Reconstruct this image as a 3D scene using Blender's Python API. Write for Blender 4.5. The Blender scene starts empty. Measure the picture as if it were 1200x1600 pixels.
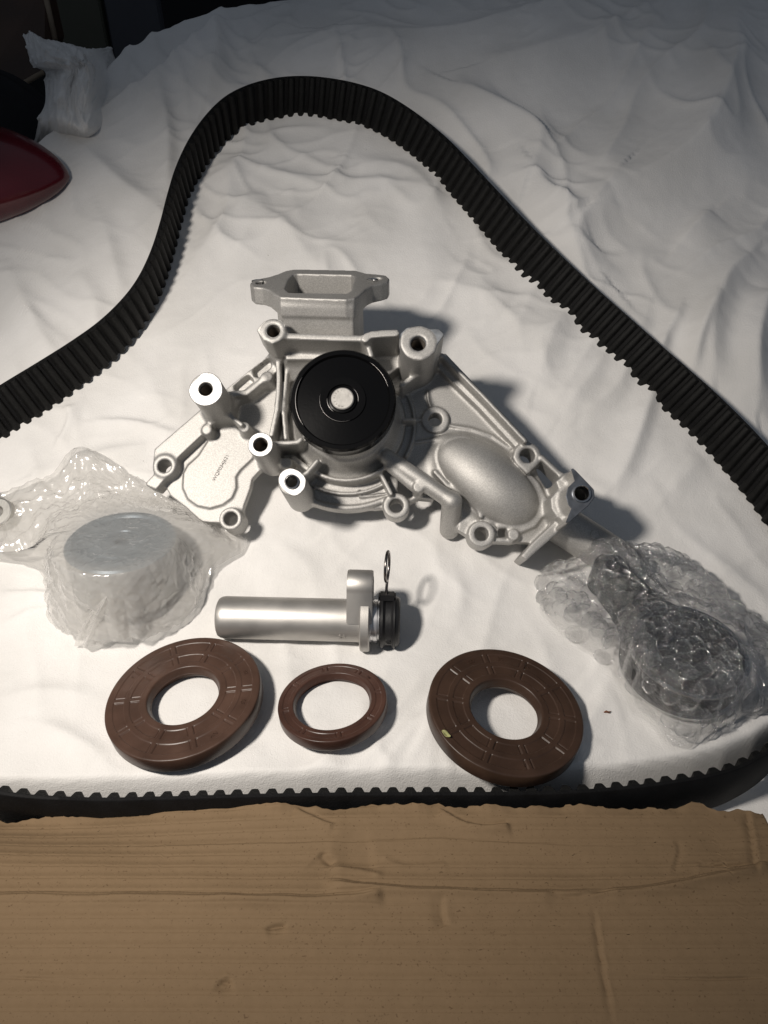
import bpy, bmesh, math, random
import numpy as np
from mathutils import Vector, Matrix

random.seed(7)
SC = bpy.context.scene
COL = SC.collection

# ------------------------------------------------------------------ camera
PITCH = math.radians(38.0)
FPX = 1202.0                      # focal length in photo pixels (1200 x 1600)
CAM = np.array([0.0, 0.0, 0.339])
cam_d = bpy.data.cameras.new('camera')
cam = bpy.data.objects.new('camera', cam_d)
COL.objects.link(cam)
cam.location = CAM
cam.rotation_euler = (math.pi / 2 - PITCH, 0, 0)
cam_d.sensor_fit = 'VERTICAL'
cam_d.sensor_height = 24.0
cam_d.lens = 24.0 * FPX / 1600.0
cam_d.clip_start = 0.01
cam_d.clip_end = 50
SC.camera = cam

# ------------------------------------------------------------------ light
world = bpy.data.worlds.new('World')
SC.world = world
world.use_nodes = True
bg = world.node_tree.nodes['Background']
bg.inputs[0].default_value = (0.74, 0.84, 1.0, 1)
bg.inputs[1].default_value = 0.12
LAMP = np.array([-0.29, 0.075, 0.51])
ld = bpy.data.lights.new('work_lamp', 'SPOT')
ld.energy = 17
ld.color = (1.0, 0.922, 0.835)
ld.shadow_soft_size = 0.034
ld.spot_size = math.radians(82)
ld.spot_blend = 1.0
lamp = bpy.data.objects.new('work_lamp', ld)
COL.objects.link(lamp)
lamp.location = LAMP
lamp.rotation_euler = (Vector((-0.05, 0.37, 0.03)) - Vector(LAMP)).to_track_quat('-Z', 'Y').to_euler()
SC.view_settings.view_transform = 'Standard'
SC.view_settings.look = 'None'
SC.view_settings.exposure = 0.0
SC.view_settings.gamma = 1.0
SC.cycles.transparent_max_bounces = 24
SC.cycles.max_bounces = 10

# ------------------------------------------------------------------ helpers
FWD = np.array([0, math.cos(PITCH), -math.sin(PITCH)])
UPV = np.array([0, math.sin(PITCH), math.cos(PITCH)])
RGT = np.array([1.0, 0, 0])


def ray(px, py):
    return FWD + (px - 600) / FPX * RGT + (800 - py) / FPX * UPV


def hash2(ix, iy, seed):
    h = (ix.astype(np.int64) * 374761393 + iy.astype(np.int64) * 668265263 + seed * 1442695041) & 0xffffffff
    h = ((h ^ (h >> 13)) * 1274126177) & 0xffffffff
    return ((h ^ (h >> 16)) & 0xffff) / 65535.0


def perlin(x, y, seed=0):
    x = np.asarray(x, float); y = np.asarray(y, float)
    ix = np.floor(x); iy = np.floor(y)
    fx = x - ix; fy = y - iy
    ux = fx * fx * fx * (fx * (fx * 6 - 15) + 10)
    uy = fy * fy * fy * (fy * (fy * 6 - 15) + 10)

    def g(dx, dy):
        a = hash2(ix + dx, iy + dy, seed) * 2 * math.pi
        return np.cos(a) * (fx - dx) + np.sin(a) * (fy - dy)
    n0 = g(0, 0) * (1 - ux) + g(1, 0) * ux
    n1 = g(0, 1) * (1 - ux) + g(1, 1) * ux
    return (n0 * (1 - uy) + n1 * uy) * 1.5


def sstep(a, b, x):
    t = np.clip((x - a) / (b - a), 0, 1)
    return t * t * (3 - 2 * t)


def segd(x, y, ax, ay, bx, by):
    dx, dy = bx - ax, by - ay
    t = np.clip(((x - ax) * dx + (y - ay) * dy) / (dx * dx + dy * dy + 1e-12), 0, 1)
    return np.hypot(x - ax - t * dx, y - ay - t * dy), t


# ------------------------------------------------------------------ materials
def mat(name, base=(0.5, 0.5, 0.5), rough=0.5, metal=0.0, spec=0.5, bump=0.0, scale=300, var=0.0, vscale=40, tint=None, detail=4, coat=0.0, sheen=0.0):
    m = bpy.data.materials.new(name)
    m.use_nodes = True
    nt = m.node_tree
    b = nt.nodes['Principled BSDF']
    b.inputs['Base Color'].default_value = (*base, 1)
    b.inputs['Roughness'].default_value = rough
    b.inputs['Metallic'].default_value = metal
    b.inputs['Specular IOR Level'].default_value = spec
    if coat:
        b.inputs['Coat Weight'].default_value = coat
        b.inputs['Coat Roughness'].default_value = 0.05
    if sheen:
        b.inputs['Sheen Weight'].default_value = sheen
    tc = nt.nodes.new('ShaderNodeTexCoord')
    if bump:
        n = nt.nodes.new('ShaderNodeTexNoise')
        n.inputs['Scale'].default_value = scale
        n.inputs['Detail'].default_value = detail
        bp = nt.nodes.new('ShaderNodeBump')
        bp.inputs['Strength'].default_value = 1.0
        bp.inputs['Distance'].default_value = bump
        nt.links.new(tc.outputs['Object'], n.inputs['Vector'])
        nt.links.new(n.outputs['Fac'], bp.inputs['Height'])
        nt.links.new(bp.outputs['Normal'], b.inputs['Normal'])
    if var:
        n2 = nt.nodes.new('ShaderNodeTexNoise')
        n2.inputs['Scale'].default_value = vscale
        n2.inputs['Detail'].default_value = 6
        r = nt.nodes.new('ShaderNodeValToRGB')
        r.color_ramp.elements[0].position = 0.3
        r.color_ramp.elements[1].position = 0.7
        lo = [c * (1 - var) for c in base]
        hi = [min(1, c * (1 + var)) for c in base]
        if tint:
            lo = [a * t for a, t in zip(lo, tint)]
        r.color_ramp.elements[0].color = (*lo, 1)
        r.color_ramp.elements[1].color = (*hi, 1)
        nt.links.new(tc.outputs['Object'], n2.inputs['Vector'])
        nt.links.new(n2.outputs['Fac'], r.inputs['Fac'])
        nt.links.new(r.outputs['Color'], b.inputs['Base Color'])
        rr = nt.nodes.new('ShaderNodeMapRange')
        rr.inputs['To Min'].default_value = max(0.02, rough - 0.08)
        rr.inputs['To Max'].default_value = min(1, rough + 0.08)
        nt.links.new(n2.outputs['Fac'], rr.inputs['Value'])
        nt.links.new(rr.outputs['Result'], b.inputs['Roughness'])
    return m


# ------------------------------------------------------------------ mesh helpers
def mesh_obj(name, verts, faces, material, parent=None, smooth=True, world=False):
    me = bpy.data.meshes.new(name)
    verts = np.asarray(verts, float)
    if isinstance(faces, np.ndarray):
        nv, nf, k = len(verts), len(faces), faces.shape[1]
        me.vertices.add(nv)
        me.vertices.foreach_set('co', verts.astype(np.float32).ravel())
        me.loops.add(nf * k)
        me.loops.foreach_set('vertex_index', faces.astype(np.int32).ravel())
        me.polygons.add(nf)
        me.polygons.foreach_set('loop_start', np.arange(0, nf * k, k, dtype=np.int32))
        me.polygons.foreach_set('loop_total', np.full(nf, k, dtype=np.int32))
        me.update(calc_edges=True)
        me.validate()
    else:
        me.from_pydata([tuple(v) for v in verts], [], faces)
        me.update()
    if smooth:
        me.polygons.foreach_set('use_smooth', np.ones(len(me.polygons), dtype=bool))
    if material:
        me.materials.append(material)
    o = bpy.data.objects.new(name, me)
    COL.objects.link(o)
    if parent:
        o.parent = parent
        if world:
            o.matrix_parent_inverse = parent.matrix_basis.inverted()
    return o


def empty(name, m=None):
    o = bpy.data.objects.new(name, None)
    o.empty_display_size = 0.01
    COL.objects.link(o)
    if m is not None:
        o.matrix_basis = m
    return o


def tag(o, label=None, cat=None, group=None, kind=None):
    if label: o['label'] = label
    if cat: o['category'] = cat
    if group: o['group'] = group
    if kind: o['kind'] = kind
    return o


def frame(o, x, y, z):
    x, y, z, o = (Vector(tuple(v)) for v in (x, y, z, o))
    m = Matrix.Identity(4)
    for i in range(3):
        m[i][0], m[i][1], m[i][2], m[i][3] = x[i], y[i], z[i], o[i]
    return m


def nrm(v):
    v = np.asarray(v, float)
    return v / np.linalg.norm(v)


def grid_faces(nr, nc, wrap=False):
    i = np.arange(nr - 1)[:, None]
    j = np.arange(nc if wrap else nc - 1)[None, :]
    j2 = (j + 1) % nc
    return np.stack([i * nc + j + 0 * j2, i * nc + j2, (i + 1) * nc + j2, (i + 1) * nc + j + 0 * j2], -1).reshape(-1, 4)


def sharp(o, deg=35):
    me = o.data
    bm = bmesh.new(); bm.from_mesh(me)
    for e in bm.edges:
        if len(e.link_faces) == 2 and e.calc_face_angle(0) > math.radians(deg):
            e.smooth = False
    bm.to_mesh(me); bm.free()
    return o


def lathe(name, prof, material, parent=None, n=96, sharp_deg=35):
    """prof: list of (r, z); open polyline revolved about z"""
    th = np.linspace(0, 2 * math.pi, n, endpoint=False)
    rows = []
    for r, z in prof:
        rows.append(np.stack([r * np.cos(th), r * np.sin(th), np.full(n, z)], -1))
    v = np.concatenate(rows)
    f = grid_faces(len(prof), n, wrap=True)
    o = mesh_obj(name, v, f, material, parent)
    return sharp(o, sharp_deg)


def tube(name, pts, r, material, parent=None, n=12, caps=True, closed=False):
    pts = [np.asarray(p, float) for p in pts]
    N = len(pts)
    rr = r if hasattr(r, '__len__') else [r] * N
    rows = []
    prev = None
    for i in range(N):
        a = pts[(i - 1) % N] if (closed or i > 0) else pts[i]
        b = pts[(i + 1) % N] if (closed or i < N - 1) else pts[i]
        t = nrm(b - a)
        if prev is None:
            ref = np.array([0, 0, 1.0]) if abs(t[2]) < 0.9 else np.array([1.0, 0, 0])
            x = nrm(np.cross(ref, t))
        else:
            x = nrm(prev - t * np.dot(prev, t))
        prev = x
        y = np.cross(t, x)
        th = np.linspace(0, 2 * math.pi, n, endpoint=False)
        rows.append(pts[i] + rr[i] * (np.cos(th)[:, None] * x + np.sin(th)[:, None] * y))
    v = np.concatenate(rows)
    f = [tuple(q) for q in grid_faces(N, n, wrap=True)]
    if closed:
        for j in range(n):
            f.append(((N - 1) * n + j, (N - 1) * n + (j + 1) % n, (j + 1) % n, j))
    elif caps:
        f.append(tuple(range(n))[::-1]); f.append(tuple((N - 1) * n + j for j in range(n)))
    return mesh_obj(name, v, f, material, parent)


def catmull(P, per=12, closed=False):
    P = np.asarray(P, float)
    out = []
    N = len(P)
    for i in range(N if closed else N - 1):
        if closed:
            p0, p1, p2, p3 = P[i - 1], P[i], P[(i + 1) % N], P[(i + 2) % N]
        else:
            p0, p1, p2, p3 = P[max(i - 1, 0)], P[i], P[i + 1], P[min(i + 2, N - 1)]
        for k in range(per):
            t = k / per
            out.append(0.5 * ((2 * p1) + (-p0 + p2) * t + (2 * p0 - 5 * p1 + 4 * p2 - p3) * t * t + (-p0 + 3 * p1 - 3 * p2 + p3) * t ** 3))
    if not closed:
        out.append(P[-1])
    return np.array(out)


def text_mesh(body, size, extrude=0.0):
    cu = bpy.data.curves.new('text', 'FONT')
    cu.body = body
    cu.size = size
    cu.extrude = extrude
    cu.align_x = 'CENTER'
    cu.align_y = 'CENTER'
    cu.resolution_u = 3
    o = bpy.data.objects.new('text', cu)
    COL.objects.link(o)
    dg = bpy.context.evaluated_depsgraph_get()
    me = bpy.data.meshes.new_from_object(o.evaluated_get(dg))
    bpy.data.objects.remove(o)
    return me


# ------------------------------------------------------------------ the cloth surface
SLOPE = math.tan(math.radians(26))
Y0 = 0.33
NEAR_Z = 0.0065                      # height of the upper edge of the near belt strand
NEAR = [(1200, 1166), (1152, 1188), (1103, 1200), (1055, 1208), (958, 1221), (876, 1226), (765, 1227), (640, 1226), (500, 1227), (400, 1229), (270, 1233), (133, 1237), (0, 1236)]


def near_pt(px, py):
    d = ray(px, py)
    return CAM + d * ((NEAR_Z - CAM[2]) / d[2])


_np = np.array([near_pt(*p) for p in NEAR][::-1] )
DROP_X = np.concatenate([[-0.7], _np[:, 0], [_np[-1, 0] + 0.05]])
DROP_Y = np.concatenate([[_np[0, 1]], _np[:, 1], [_np[-1, 1] + 0.03]]) + 0.003


def base_h(x, y):
    s = 0.022
    u = (y - Y0) / s
    z = SLOPE * s * np.where(u > 30, u, np.log1p(np.exp(np.minimum(u, 30))))
    # the cloth drops away under the near strand of the belt
    e = np.interp(x, DROP_X, DROP_Y)
    return z - 0.034 * (1 - sstep(e + 0.0005, e + 0.0105, y))


def base_hit(px, py):
    d = ray(px, py)
    ts = np.linspace(0.2, 2.2, 1500)
    P = CAM + ts[:, None] * d
    f = P[:, 2] - base_h(P[:, 0], P[:, 1])
    k = np.argmax(f < 0)
    if f[k] >= 0: k = len(ts) - 1
    t = ts[k - 1] + (ts[k] - ts[k - 1]) * f[k - 1] / (f[k - 1] - f[k] + 1e-12)
    return CAM + t * d


# folds seen in the cloth: pixel polyline, half width (m), height (m), asymmetry
FOLDS = [
    ([(1010, 500), (985, 560), (965, 610), (915, 650)], .010, .0045),
    ([(1035, 560), (1012, 640), (985, 720), (960, 760)], .009, .005),
    ([(880, 500), (860, 540), (840, 600)], .016, .005),
    ([(945, 560), (920, 600), (880, 650)], .012, .004),
    ([(1100, 720), (1075, 740), (1050, 770)], .012, .003),
    ([(600, 1200), (640, 1150), (720, 1060), (770, 1020)], .005, .0022),
    ([(480, 1200), (520, 1180), (620, 1110), (660, 1060)], .005, .002),
    ([(560, 1190), (600, 1165), (650, 1120)], .004, .0018),
    ([(640, 1190), (665, 1150), (680, 1100)], .004, .002),
    ([(880, 1190), (910, 1140), (935, 1110), (945, 1080)], .007, .003),
    ([(900, 1080), (930, 1050), (935, 1020)], .006, .002),
    ([(0, 930), (60, 935), (90, 932)], .005, .003),
    ([(10, 975), (60, 960), (100, 955)], .006, .002),
    ([(0, 1090), (80, 1080), (150, 1090)], .010, .002),
    ([(60, 1130), (110, 1150), (160, 1180)], .008, .0025),
    ([(90, 700), (110, 660), (102, 640)], .004, .004),
    ([(150, 660), (220, 665), (290, 690)], .006, .003),
    ([(60, 745), (150, 720), (230, 700)], .012, .003),
    ([(430, 850), (470, 880), (500, 920)], .012, .002),
    ([(400, 260), (480, 280), (590, 290), (660, 300)], .012, .005),
    ([(300, 420), (380, 330), (420, 310)], .015, .004),
    ([(400, 330), (440, 360), (500, 430)], .012, .003),
    ([(560, 250), (640, 270), (690, 330)], .014, .004),
    ([(730, 420), (770, 460), (800, 480)], .01, .003),
    ([(700, 880), (720, 930), (710, 980)], .010, .002),
    ([(1110, 860), (1150, 900), (1190, 930)], .01, .002),
    # behind the belt, right
    ([(1150, 0), (1140, 120), (1120, 200), (1090, 250), (1000, 300), (950, 330)], .022, .018),
    ([(960, 300), (925, 350), (900, 390), (930, 430)], .016, .012),
    ([(720, 150), (770, 180), (840, 230), (830, 280)], .014, .010),
    ([(830, 280), (860, 330), (900, 370)], .010, .009),
    ([(1060, 390), (1090, 360), (1110, 340)], .008, .006),
    ([(1170, 410), (1130, 460), (1105, 540), (1110, 600)], .012, .012),
    ([(1200, 470), (1175, 560), (1180, 640)], .012, .014),
    ([(1060, 500), (1030, 560), (1020, 580)], .006, .005),
    ([(1110, 500), (1085, 560), (1080, 590)], .006, .006),
    ([(560, 60), (700, 60), (840, 30), (960, 10)], .022, .010),
    ([(760, 110), (860, 90), (950, 60)], .016, .006),
    # upper left
    ([(165, 180), (240, 150), (330, 90), (420, 35)], .014, .012),
    ([(160, 110), (260, 75), (330, 50), (430, 10)], .009, .010),
    ([(250, 150), (265, 220), (262, 300)], .010, .006),
    ([(350, 50), (340, 120), (325, 165)], .012, .008),
    ([(10, 420), (60, 520), (90, 560)], .012, .005),
    ([(130, 240), (190, 300), (240, 330)], .018, .006),
    ([(120, 430), (150, 480), (150, 520)], .014, .004),
    ([(160, 350), (180, 420), (190, 470)], .013, .004),
]
_F = []
for pts, w, hgt in FOLDS:
    if pts[0][1] < 480 and (pts[0][0] > 690 or pts[0][1] < 100): w, hgt = w * 1.5, hgt * 1.1
    q = catmull([base_hit(*p)[:2] for p in pts], 4)
    _F.append((q, w, hgt))


def cloth_h(x, y):
    x = np.asarray(x, float); y = np.asarray(y, float)
    z = base_h(x, y)
    wx = x + 0.012 * perlin(x * 14, y * 14, 3); wy = y + 0.012 * perlin(x * 14, y * 14, 4)
    far = sstep(0.40, 0.75, y)
    z = z + (0.0020 + 0.005 * far) * perlin(wx * 7, wy * 7, 11)
    z = z + 0.0007 * perlin(wx * 30, wy * 26, 12)
    # long drag folds: ridged noise stretched along a slowly turning direction
    for a0, sc, st, amp, pw, sd in ((0.9, 17, 0.30, 0.0026, 5, 15), (1.9, 21, 0.28, 0.0022, 6, 16), (2.6, 34, 0.35, 0.0013, 6, 19), (0.3, 46, 0.4, 0.0008, 5, 20)):
        ca, sa = math.cos(a0), math.sin(a0)
        p = (wx * ca + wy * sa) * sc * st; q = (-wx * sa + wy * ca) * sc
        m = sstep(-0.15, 0.35, perlin(x * 6 + sd, y * 6, sd + 30))
        z = z + amp * (0.95 + 1.2 * far) * m * (1 - np.abs(perlin(p, q, sd))) ** pw
    z = z + 0.00022 * perlin(x * 110, y * 110, 17) + 0.00012 * perlin(x * 260, y * 260, 18)
    for q, w, hgt in _F:
        lo = q.min(0) - 3.2 * w; hi = q.max(0) + 3.2 * w
        msk = (x > lo[0]) & (x < hi[0]) & (y > lo[1]) & (y < hi[1])
        if not np.any(msk):
            continue
        xm, ym = x[msk], y[msk]
        best = np.full(xm.shape, 9.0); bt = np.zeros(xm.shape); side = np.zeros(xm.shape)
        n = len(q) - 1
        for i in range(n):
            d, t = segd(xm, ym, q[i, 0], q[i, 1], q[i + 1, 0], q[i + 1, 1])
            cr = (q[i + 1, 0] - q[i, 0]) * (ym - q[i, 1]) - (q[i + 1, 1] - q[i, 1]) * (xm - q[i, 0])
            u = d < best
            best = np.where(u, d, best); bt = np.where(u, (i + t) / n, bt); side = np.where(u, np.sign(cr), side)
        ww = w * np.where(side > 0, 0.65, 1.5)
        amp = np.sin(math.pi * np.clip(0.12 + 0.76 * bt, 0, 1))
        z = z.copy(); z[msk] += 1.25 * hgt * amp * (0.6 * np.exp(-(best / ww) ** 2 * 1.2) + 0.4 * np.exp(-best / ww * 1.6))
    return z


def cloth_hit(px, py, h=0.0):
    d = ray(px, py)
    ts = np.linspace(0.2, 2.2, 1600)
    P = CAM + ts[:, None] * d
    f = P[:, 2] - cloth_h(P[:, 0], P[:, 1]) - h
    k = int(np.argmax(f < 0))
    if f[k] >= 0: k = len(ts) - 1
    t = ts[k - 1] + (ts[k] - ts[k - 1]) * f[k - 1] / (f[k - 1] - f[k] + 1e-12)
    return CAM + t * d


def hz(x, y):
    return float(cloth_h(np.array([x]), np.array([y]))[0])


def plane_hit(px, py, o, n):
    d = ray(px, py)
    t = np.dot(np.asarray(o) - CAM, n) / np.dot(d, n)
    return CAM + t * d
# ================================================================== CLOTH
def cloth_material():
    m = bpy.data.materials.new('white_fleece')
    m.use_nodes = True
    nt = m.node_tree; b = nt.nodes['Principled BSDF']
    L = nt.links.new
    tc = nt.nodes.new('ShaderNodeTexCoord')
    b.inputs['Roughness'].default_value = 0.95
    b.inputs['Specular IOR Level'].default_value = 0.1
    b.inputs['Sheen Weight'].default_value = 0.12
    n1 = nt.nodes.new('ShaderNodeTexNoise'); n1.inputs['Scale'].default_value = 16; n1.inputs['Detail'].default_value = 5
    r = nt.nodes.new('ShaderNodeValToRGB')
    r.color_ramp.elements[0].color = (0.70, 0.69, 0.67, 1); r.color_ramp.elements[1].color = (0.80, 0.79, 0.775, 1)
    r.color_ramp.elements[0].position = 0.3; r.color_ramp.elements[1].position = 0.65
    L(tc.outputs['Object'], n1.inputs['Vector']); L(n1.outputs['Fac'], r.inputs['Fac'])
    # sparse dark lint
    v = nt.nodes.new('ShaderNodeTexVoronoi'); v.inputs['Scale'].default_value = 34; v.inputs['Randomness'].default_value = 1
    L(tc.outputs['Object'], v.inputs['Vector'])
    lt = nt.nodes.new('ShaderNodeMath'); lt.operation = 'LESS_THAN'; lt.inputs[1].default_value = 0.014
    L(v.outputs['Distance'], lt.inputs[0])
    mx = nt.nodes.new('ShaderNodeMixRGB'); mx.inputs[2].default_value = (0.16, 0.14, 0.12, 1)
    sc = nt.nodes.new('ShaderNodeMath'); sc.operation = 'MULTIPLY'; sc.inputs[1].default_value = 0.55
    L(lt.outputs[0], sc.inputs[0]); L(sc.outputs[0], mx.inputs[0]); L(r.outputs['Color'], mx.inputs[1])
    L(mx.outputs[0], b.inputs['Base Color'])
    # fuzz: stretched fibres + fine grain
    n2 = nt.nodes.new('ShaderNodeTexNoise'); n2.inputs['Scale'].default_value = 420; n2.inputs['Detail'].default_value = 4; n2.inputs['Distortion'].default_value = 1.5
    n3 = nt.nodes.new('ShaderNodeTexNoise'); n3.inputs['Scale'].default_value = 1300; n3.inputs['Detail'].default_value = 2
    L(tc.outputs['Object'], n2.inputs['Vector']); L(tc.outputs['Object'], n3.inputs['Vector'])
    ad = nt.nodes.new('ShaderNodeMath'); ad.operation = 'ADD'
    L(n2.outputs['Fac'], ad.inputs[0]); L(n3.outputs['Fac'], ad.inputs[1])
    bp = nt.nodes.new('ShaderNodeBump'); bp.inputs['Distance'].default_value = 0.00035; bp.inputs['Strength'].default_value = 0.6
    L(ad.outputs[0], bp.inputs['Height']); L(bp.outputs['Normal'], b.inputs['Normal'])
    return m


M_CLOTH = cloth_material()


def far_edge(x):
    return np.interp(x, [-0.8, -0.33, -0.300, -0.283, -0.262, -0.23, -0.12, 0.0, 0.3, 0.8],
                     [0.66, 0.70, 0.715, 0.735, 0.80, 0.835, 0.885, 0.95, 1.05, 1.1])


def build_cloth():
    nx, ny = 620, 560
    xs = np.linspace(-0.66, 0.66, nx)
    v = np.linspace(0, 1, ny)
    X, V = np.meshgrid(xs, v)
    ymin = 0.09
    YE = far_edge(X) + 0.006 * perlin(X * 30, X * 0, 41)
    Y = ymin + (YE - ymin) * V
    Z = cloth_h(X, Y)
    # the far rim rolls over and hangs down behind
    e = np.clip((V - 0.965) / 0.035, 0, 1)
    Z = Z - 0.035 * e ** 2
    verts = np.stack([X, Y, Z], -1).reshape(-1, 3)
    o = mesh_obj('white_cloth', verts, grid_faces(ny, nx), M_CLOTH)
    tag(o, 'crumpled white fleece cloth under all the parts', 'cloth')
    # bunched corner standing up at the far left
    per = 14
    base = base_hit(105, 190)
    D = np.dot(base - CAM, FWD)

    def pt(px, py, dd):
        return CAM + ray(px, py) * (D + dd)
    rows = [
        [(52, 240, .05), (76, 238, .05), (98, 236, .05), (120, 236, .05), (142, 236, .05), (172, 226, .06), (210, 195, .09)],
        [(60, 196, .00), (76, 196, -.012), (98, 198, -.022), (120, 203, -.024), (140, 209, -.020), (168, 196, .004), (205, 170, .05)],
        [(70, 165, .008), (80, 165, -.008), (98, 165, -.020), (116, 170, -.018), (134, 178, -.022), (160, 165, .006), (200, 145, .055)],
        [(72, 132, .012), (84, 130, -.006), (104, 134, -.020), (118, 132, -.014), (136, 138, -.020), (158, 138, .008), (192, 122, .06)],
        [(70, 112, .012), (86, 112, -.004), (106, 112, -.020), (122, 108, -.016), (138, 106, -.018), (156, 110, .010), (186, 104, .064)],
        [(52, 104, .004), (70, 108, -.010), (92, 102, -.022), (116, 96, -.018), (134, 99, -.016), (150, 92, .012), (178, 86, .070)],
        [(47, 92, .004), (62, 98, -.014), (82, 92, -.024), (106, 86, -.016), (128, 84, -.010), (148, 80, .016), (176, 76, .078)],
        [(45, 76, .006), (56, 82, -.012), (74, 76, -.020), (96, 72, -.008), (122, 74, .002), (146, 78, .024), (172, 74, .086)],
        [(39, 55, .010), (48, 52, .000), (62, 58, -.004), (84, 66, .006), (116, 72, .014), (142, 80, .034), (166, 80, .095)],
    ]
    G = np.array([[pt(*p) for p in r] for r in rows])
    Gu = np.array([catmull(r, per) for r in G])
    Gv = np.array([catmull(Gu[:, j], per) for j in range(Gu.shape[1])]).transpose(1, 0, 2)
    nr, nc = Gv.shape[:2]
    n = perlin(np.arange(nr)[:, None] / 9.0 + 0 * np.arange(nc)[None], np.arange(nc)[None] / 9.0 + 0 * np.arange(nr)[:, None], 5)
    jj = np.arange(nc)[None] / per + 0.10 * n; ii = np.arange(nr)[:, None] / per
    fold = (1 - np.abs(perlin(jj * 1.1 + 0.25 * ii, ii * 0.35 + 0 * jj, 6))) ** 4 + 0.6 * (1 - np.abs(perlin(jj * 2.3 - 0.5 * ii, ii * 0.6 + 0 * jj, 7))) ** 5
    Gv = Gv + (n * 0.002 + fold * 0.005)[..., None] * np.array([0.2, -1, 0.4])
    c = mesh_obj('bunched_corner', Gv.reshape(-1, 3), grid_faces(nr, nc), M_CLOTH, o)
    s = c.modifiers.new('thickness', 'SOLIDIFY'); s.thickness = 0.0015
    return o


build_cloth()

# ================================================================== BACKGROUND
M_WOOD = mat('dark_wood', (0.045, 0.022, 0.012), 0.55, bump=0.0006, scale=60, var=0.5, vscale=14)
M_OLIVE = mat('olive_board', (0.085, 0.085, 0.062), 0.7, var=0.15, vscale=8)
M_GREYB = mat('grey_board', (0.075, 0.078, 0.09), 0.6, var=0.15, vscale=8)
M_BLACK = mat('black_matter', (0.006, 0.006, 0.007), 0.8)
M_PALE = mat('pale_edge', (0.22, 0.17, 0.12), 0.7, var=0.2, vscale=30)


def bx(name, lo, hi, m, parent=None, bevel=0.002):
    bm = bmesh.new()
    bmesh.ops.create_cube(bm, size=1.0)
    lo = np.array(lo); hi = np.array(hi)
    for v in bm.verts:
        v.co = Vector(tuple((lo + hi) / 2 + np.array(v.co) * (hi - lo)))
    if bevel:
        bmesh.ops.bevel(bm, geom=bm.edges[:], offset=bevel, segments=2, affect='EDGES')
    me = bpy.data.meshes.new(name); bm.to_mesh(me); bm.free()
    me.materials.append(m)
    o = bpy.data.objects.new(name, me); COL.objects.link(o)
    if parent: o.parent = parent
    return o


def ypt(px, py, Y):
    d = ray(px, py)
    return CAM + d * (Y / d[1])


def background():
    YB = 1.30
    f = bx('floor', (-4, -1.0, -0.35), (4, 2.2, -0.30), M_BLACK, bevel=0); tag(f, kind='structure')
    w = bx('wall', (-4, 1.9, -0.3), (4, 1.95, 2.2), M_BLACK, bevel=0); tag(w, kind='structure')
    a = ypt(84, 60, YB)[0]; b = ypt(166, 60, YB)[0]; c = ypt(172, 60, YB)[0]; d = ypt(254, 60, YB)[0]
    o = bx('board', (a, YB, -0.3), (b, YB + 0.02, 0.7), M_OLIVE); tag(o, 'dull olive board standing behind the cloth beside dark wood', 'board')
    o = bx('board', (c, YB + 0.004, -0.3), (d, YB + 0.024, 0.7), M_GREYB); tag(o, 'dull grey board standing behind the cloth right of the olive one', 'board')
    # brown wooden panel leaning at the far left with a pale bare edge
    p = [ypt(-60, -20, 1.12), ypt(70, -20, 1.12), ypt(88, 62, 1.10), ypt(70, 112, 1.06), ypt(-60, 185, 1.0)]
    q = [v + np.array([0, 0.03, 0.0]) for v in p]
    n = len(p)
    faces = [tuple(range(n)), tuple(range(2 * n - 1, n - 1, -1))] + [(i, n + i, n + (i + 1) % n, (i + 1) % n) for i in range(n)]
    wp = mesh_obj('wooden_panel', p + q, faces, M_WOOD, smooth=False)
    tag(wp, 'dark brown wooden panel with a pale bare edge at top left', 'wood panel')
    off = np.array([0, -0.004, 0])
    tube('edge_strip', [p[1] + off, p[2] + off], 0.0035, M_PALE, wp, 8)
    tube('edge_strip', [p[3] + off, p[4] + off], 0.0030, M_PALE, wp, 8)
    # black fabric heap between panel and cloth
    P = []
    C = ypt(0, 180, 0.86)
    nu, nv = 40, 20
    for i in range(nv):
        for j in range(nu):
            u = j / (nu - 1) * 2 * math.pi; v = i / (nv - 1) * math.pi / 2
            r = 0.12 * math.cos(v)
            P.append(C + np.array([math.cos(u) * r * 1.1 - 0.02, math.sin(u) * r * 0.6, -0.16 + math.sin(v) * 0.20 + 0.006 * math.sin(u * 9 + v * 4)]))
    k = mesh_obj('black_fabric', P, grid_faces(nv, nu), mat('black_cloth', (0.008, 0.008, 0.010), 0.9, bump=0.001, scale=80))
    tag(k, 'heap of black fabric behind the far left edge of the cloth', 'fabric')


background()

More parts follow.
